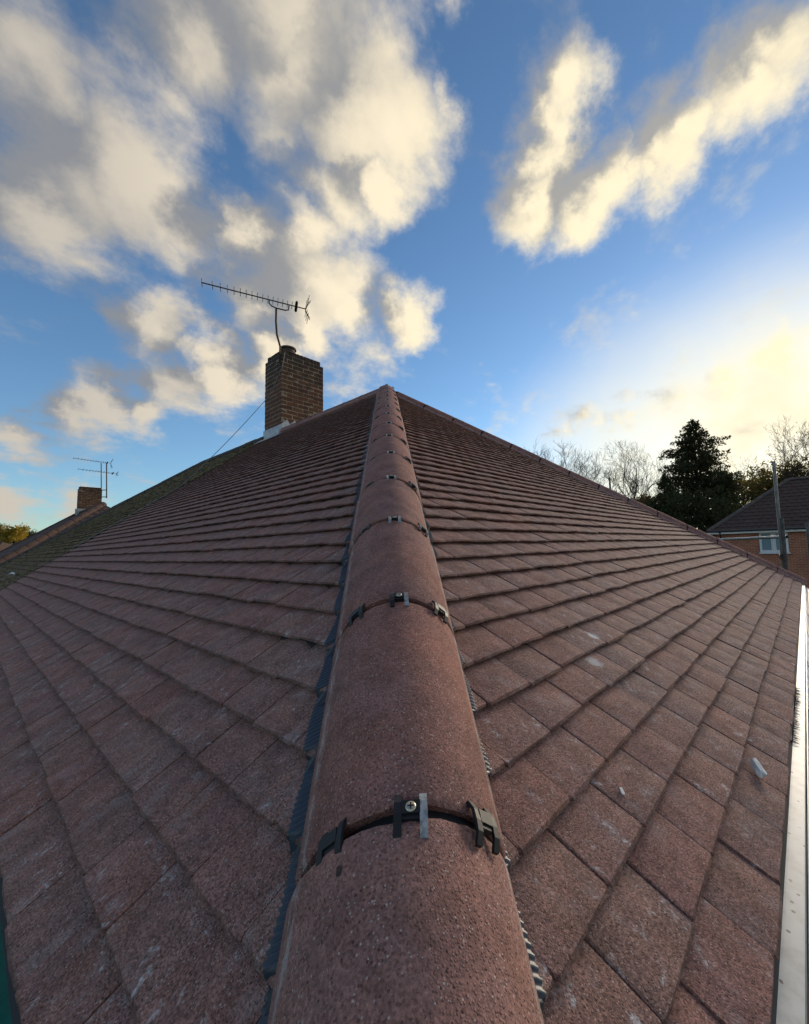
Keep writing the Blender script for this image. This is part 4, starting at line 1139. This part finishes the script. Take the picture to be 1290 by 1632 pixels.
bare_tree(gpix(990, 56), ztop(988, 695, 56), 22, 'right of the two bare trees behind the far hip', 'bare trees behind the far hip', 7, trunkr=.24, spread=.62)
bare_tree(gpix(1055, 66), ztop(1055, 738, 66), 23, 'smaller bare tree just left of the tall conifer', None, 6, trunkr=.16)
bare_tree(gpix(1182, 60), ztop(1185, 712, 60), 24, 'bare slender tree just right of the tall conifer', None, 6, trunkr=.16, leaf=OLIVE, nleaf=900)
bare_tree(gpix(1282, 44), ztop(1280, 664, 44), 25, 'spreading bare tree behind the dark hipped roof at the right edge', None, 7, trunkr=.26, leaf=BROWN, nleaf=400, spread=.65)
bush('autumn_tree', gpix(1215, 52), ztop(1215, 724, 52), 5.2, 6, 'olive autumn tree behind the scaffold upright', OLIVE, 7000, .20, 'autumn trees behind the brick house', 22)
bush('autumn_tree', gpix(1262, 50), ztop(1262, 716, 50), 5.0, 7, 'yellowish autumn tree right of the scaffold upright', OLIVE, 6000, .20, 'autumn trees behind the brick house', 20)
bush('autumn_tree', gpix(1180, 56), ztop(1180, 742, 56), 3.6, 8, 'thin olive tree between conifer and scaffold upright', OLIVE, 4500, .18, 'autumn trees behind the brick house', 18)
bush('brown_thicket', gpix(1010, 50), ztop(1010, 770, 50), 4.5, 9, 'brown leafless thicket below the right bare tree', BROWN, 6500, .17, None, 24)
bush('brown_thicket', gpix(950, 52), ztop(950, 790, 52), 4.0, 10, 'brown low thicket behind the far hip, below the left bare tree', BROWN, 5000, .17, None, 20)
bush('brown_thicket', gpix(1046, 52), ztop(1046, 756, 52), 3.6, 12, 'brown autumn thicket between the right bare tree and the conifers', BROWN, 4500, .17, None, 20)
# wooded hillside at the far left
hill_trees = [(22, 118, YEL, 6.0, 'large golden-yellow tree low on the far left hillside'),
 (-8, 150, GREEN, 8., 'dull green tree on the hillside skyline at the left picture edge'),
 (9, 160, BROWN, 7., 'brown tree second from the left edge on the hillside skyline'),
 (25, 172, GREEN, 7.5, 'dull green tree behind the golden tree on the hillside skyline'),
 (39, 165, OLIVE, 7.5, 'olive tree on the hillside skyline, just right of the golden tree'),
 (52, 174, BROWN, 7., 'brown tree third from the right on the hillside skyline'),
 (64, 168, GREEN, 7., 'dull green tree second from the right on the hillside skyline'),
 (78, 176, OLIVE, 6.5, 'rightmost tree of the hillside skyline, olive, next to the red roof'),
 (0, 132, OLIVE, 7., 'olive tree low on the hillside, left of the golden tree'),
 (50, 134, GREEN, 7., 'dull green tree low on the hillside, right of the golden tree')]
first = {}
for i, (px_, D, m_, hh, lab) in enumerate(hill_trees):
    p = unpix(px_, 870, D); b0_ = Vector((p.x, p.y, hill_z(p.x, p.y)))
    if m_ not in first:
        t = bush('hillside_tree', b0_, hh, hh*.55, 60+i, lab, m_, 2200, .28, 'trees on the far left hillside', 18); first[m_] = (t, hh)
    else:
        src, h0 = first[m_]; k_ = hh/h0
        c = src.copy(); COL.objects.link(c); c.matrix_basis = Matrix.Translation(b0_) @ Matrix.Rotation(rng.uniform(0, 6.28), 4, 'Z') @ Matrix.Diagonal((k_, k_, k_, 1)); c['label'] = lab
        for chd in src.children:
            k = chd.copy(); COL.objects.link(k); k.parent = c; k.matrix_parent_inverse = chd.matrix_parent_inverse
# far dark roof below the hill
fh = thing('distant_house', unpix(-10, 880, 75), 'dark roof of a distant house below the hillside, far left edge', 'house')
c = unpix(-14, 872, 75); rt = Vector((RT.x, RT.y, 0)).normalized(); fw_ = Vector((F.x, F.y, 0)).normalized()
mb = MB(); mb.add([c+rt*4-fw_*3-Z*1, c-rt*6-fw_*3-Z*1, c-rt*6+Z*1.4, c+rt*2+Z*.9, c+rt*4+fw_*3-Z*1, c-rt*6+fw_*3-Z*1], [(0,3,2,1),(0,4,3),(3,4,5,2)])
obj('roof', mb.mesh('roof', DT), fh)
mb = MB(); mb.box(c-rt*1-Z*3.5, 9.4, 5.4, 5., (rt, fw_, Z)); obj('wall', mb.mesh('wall', WALLB), fh)
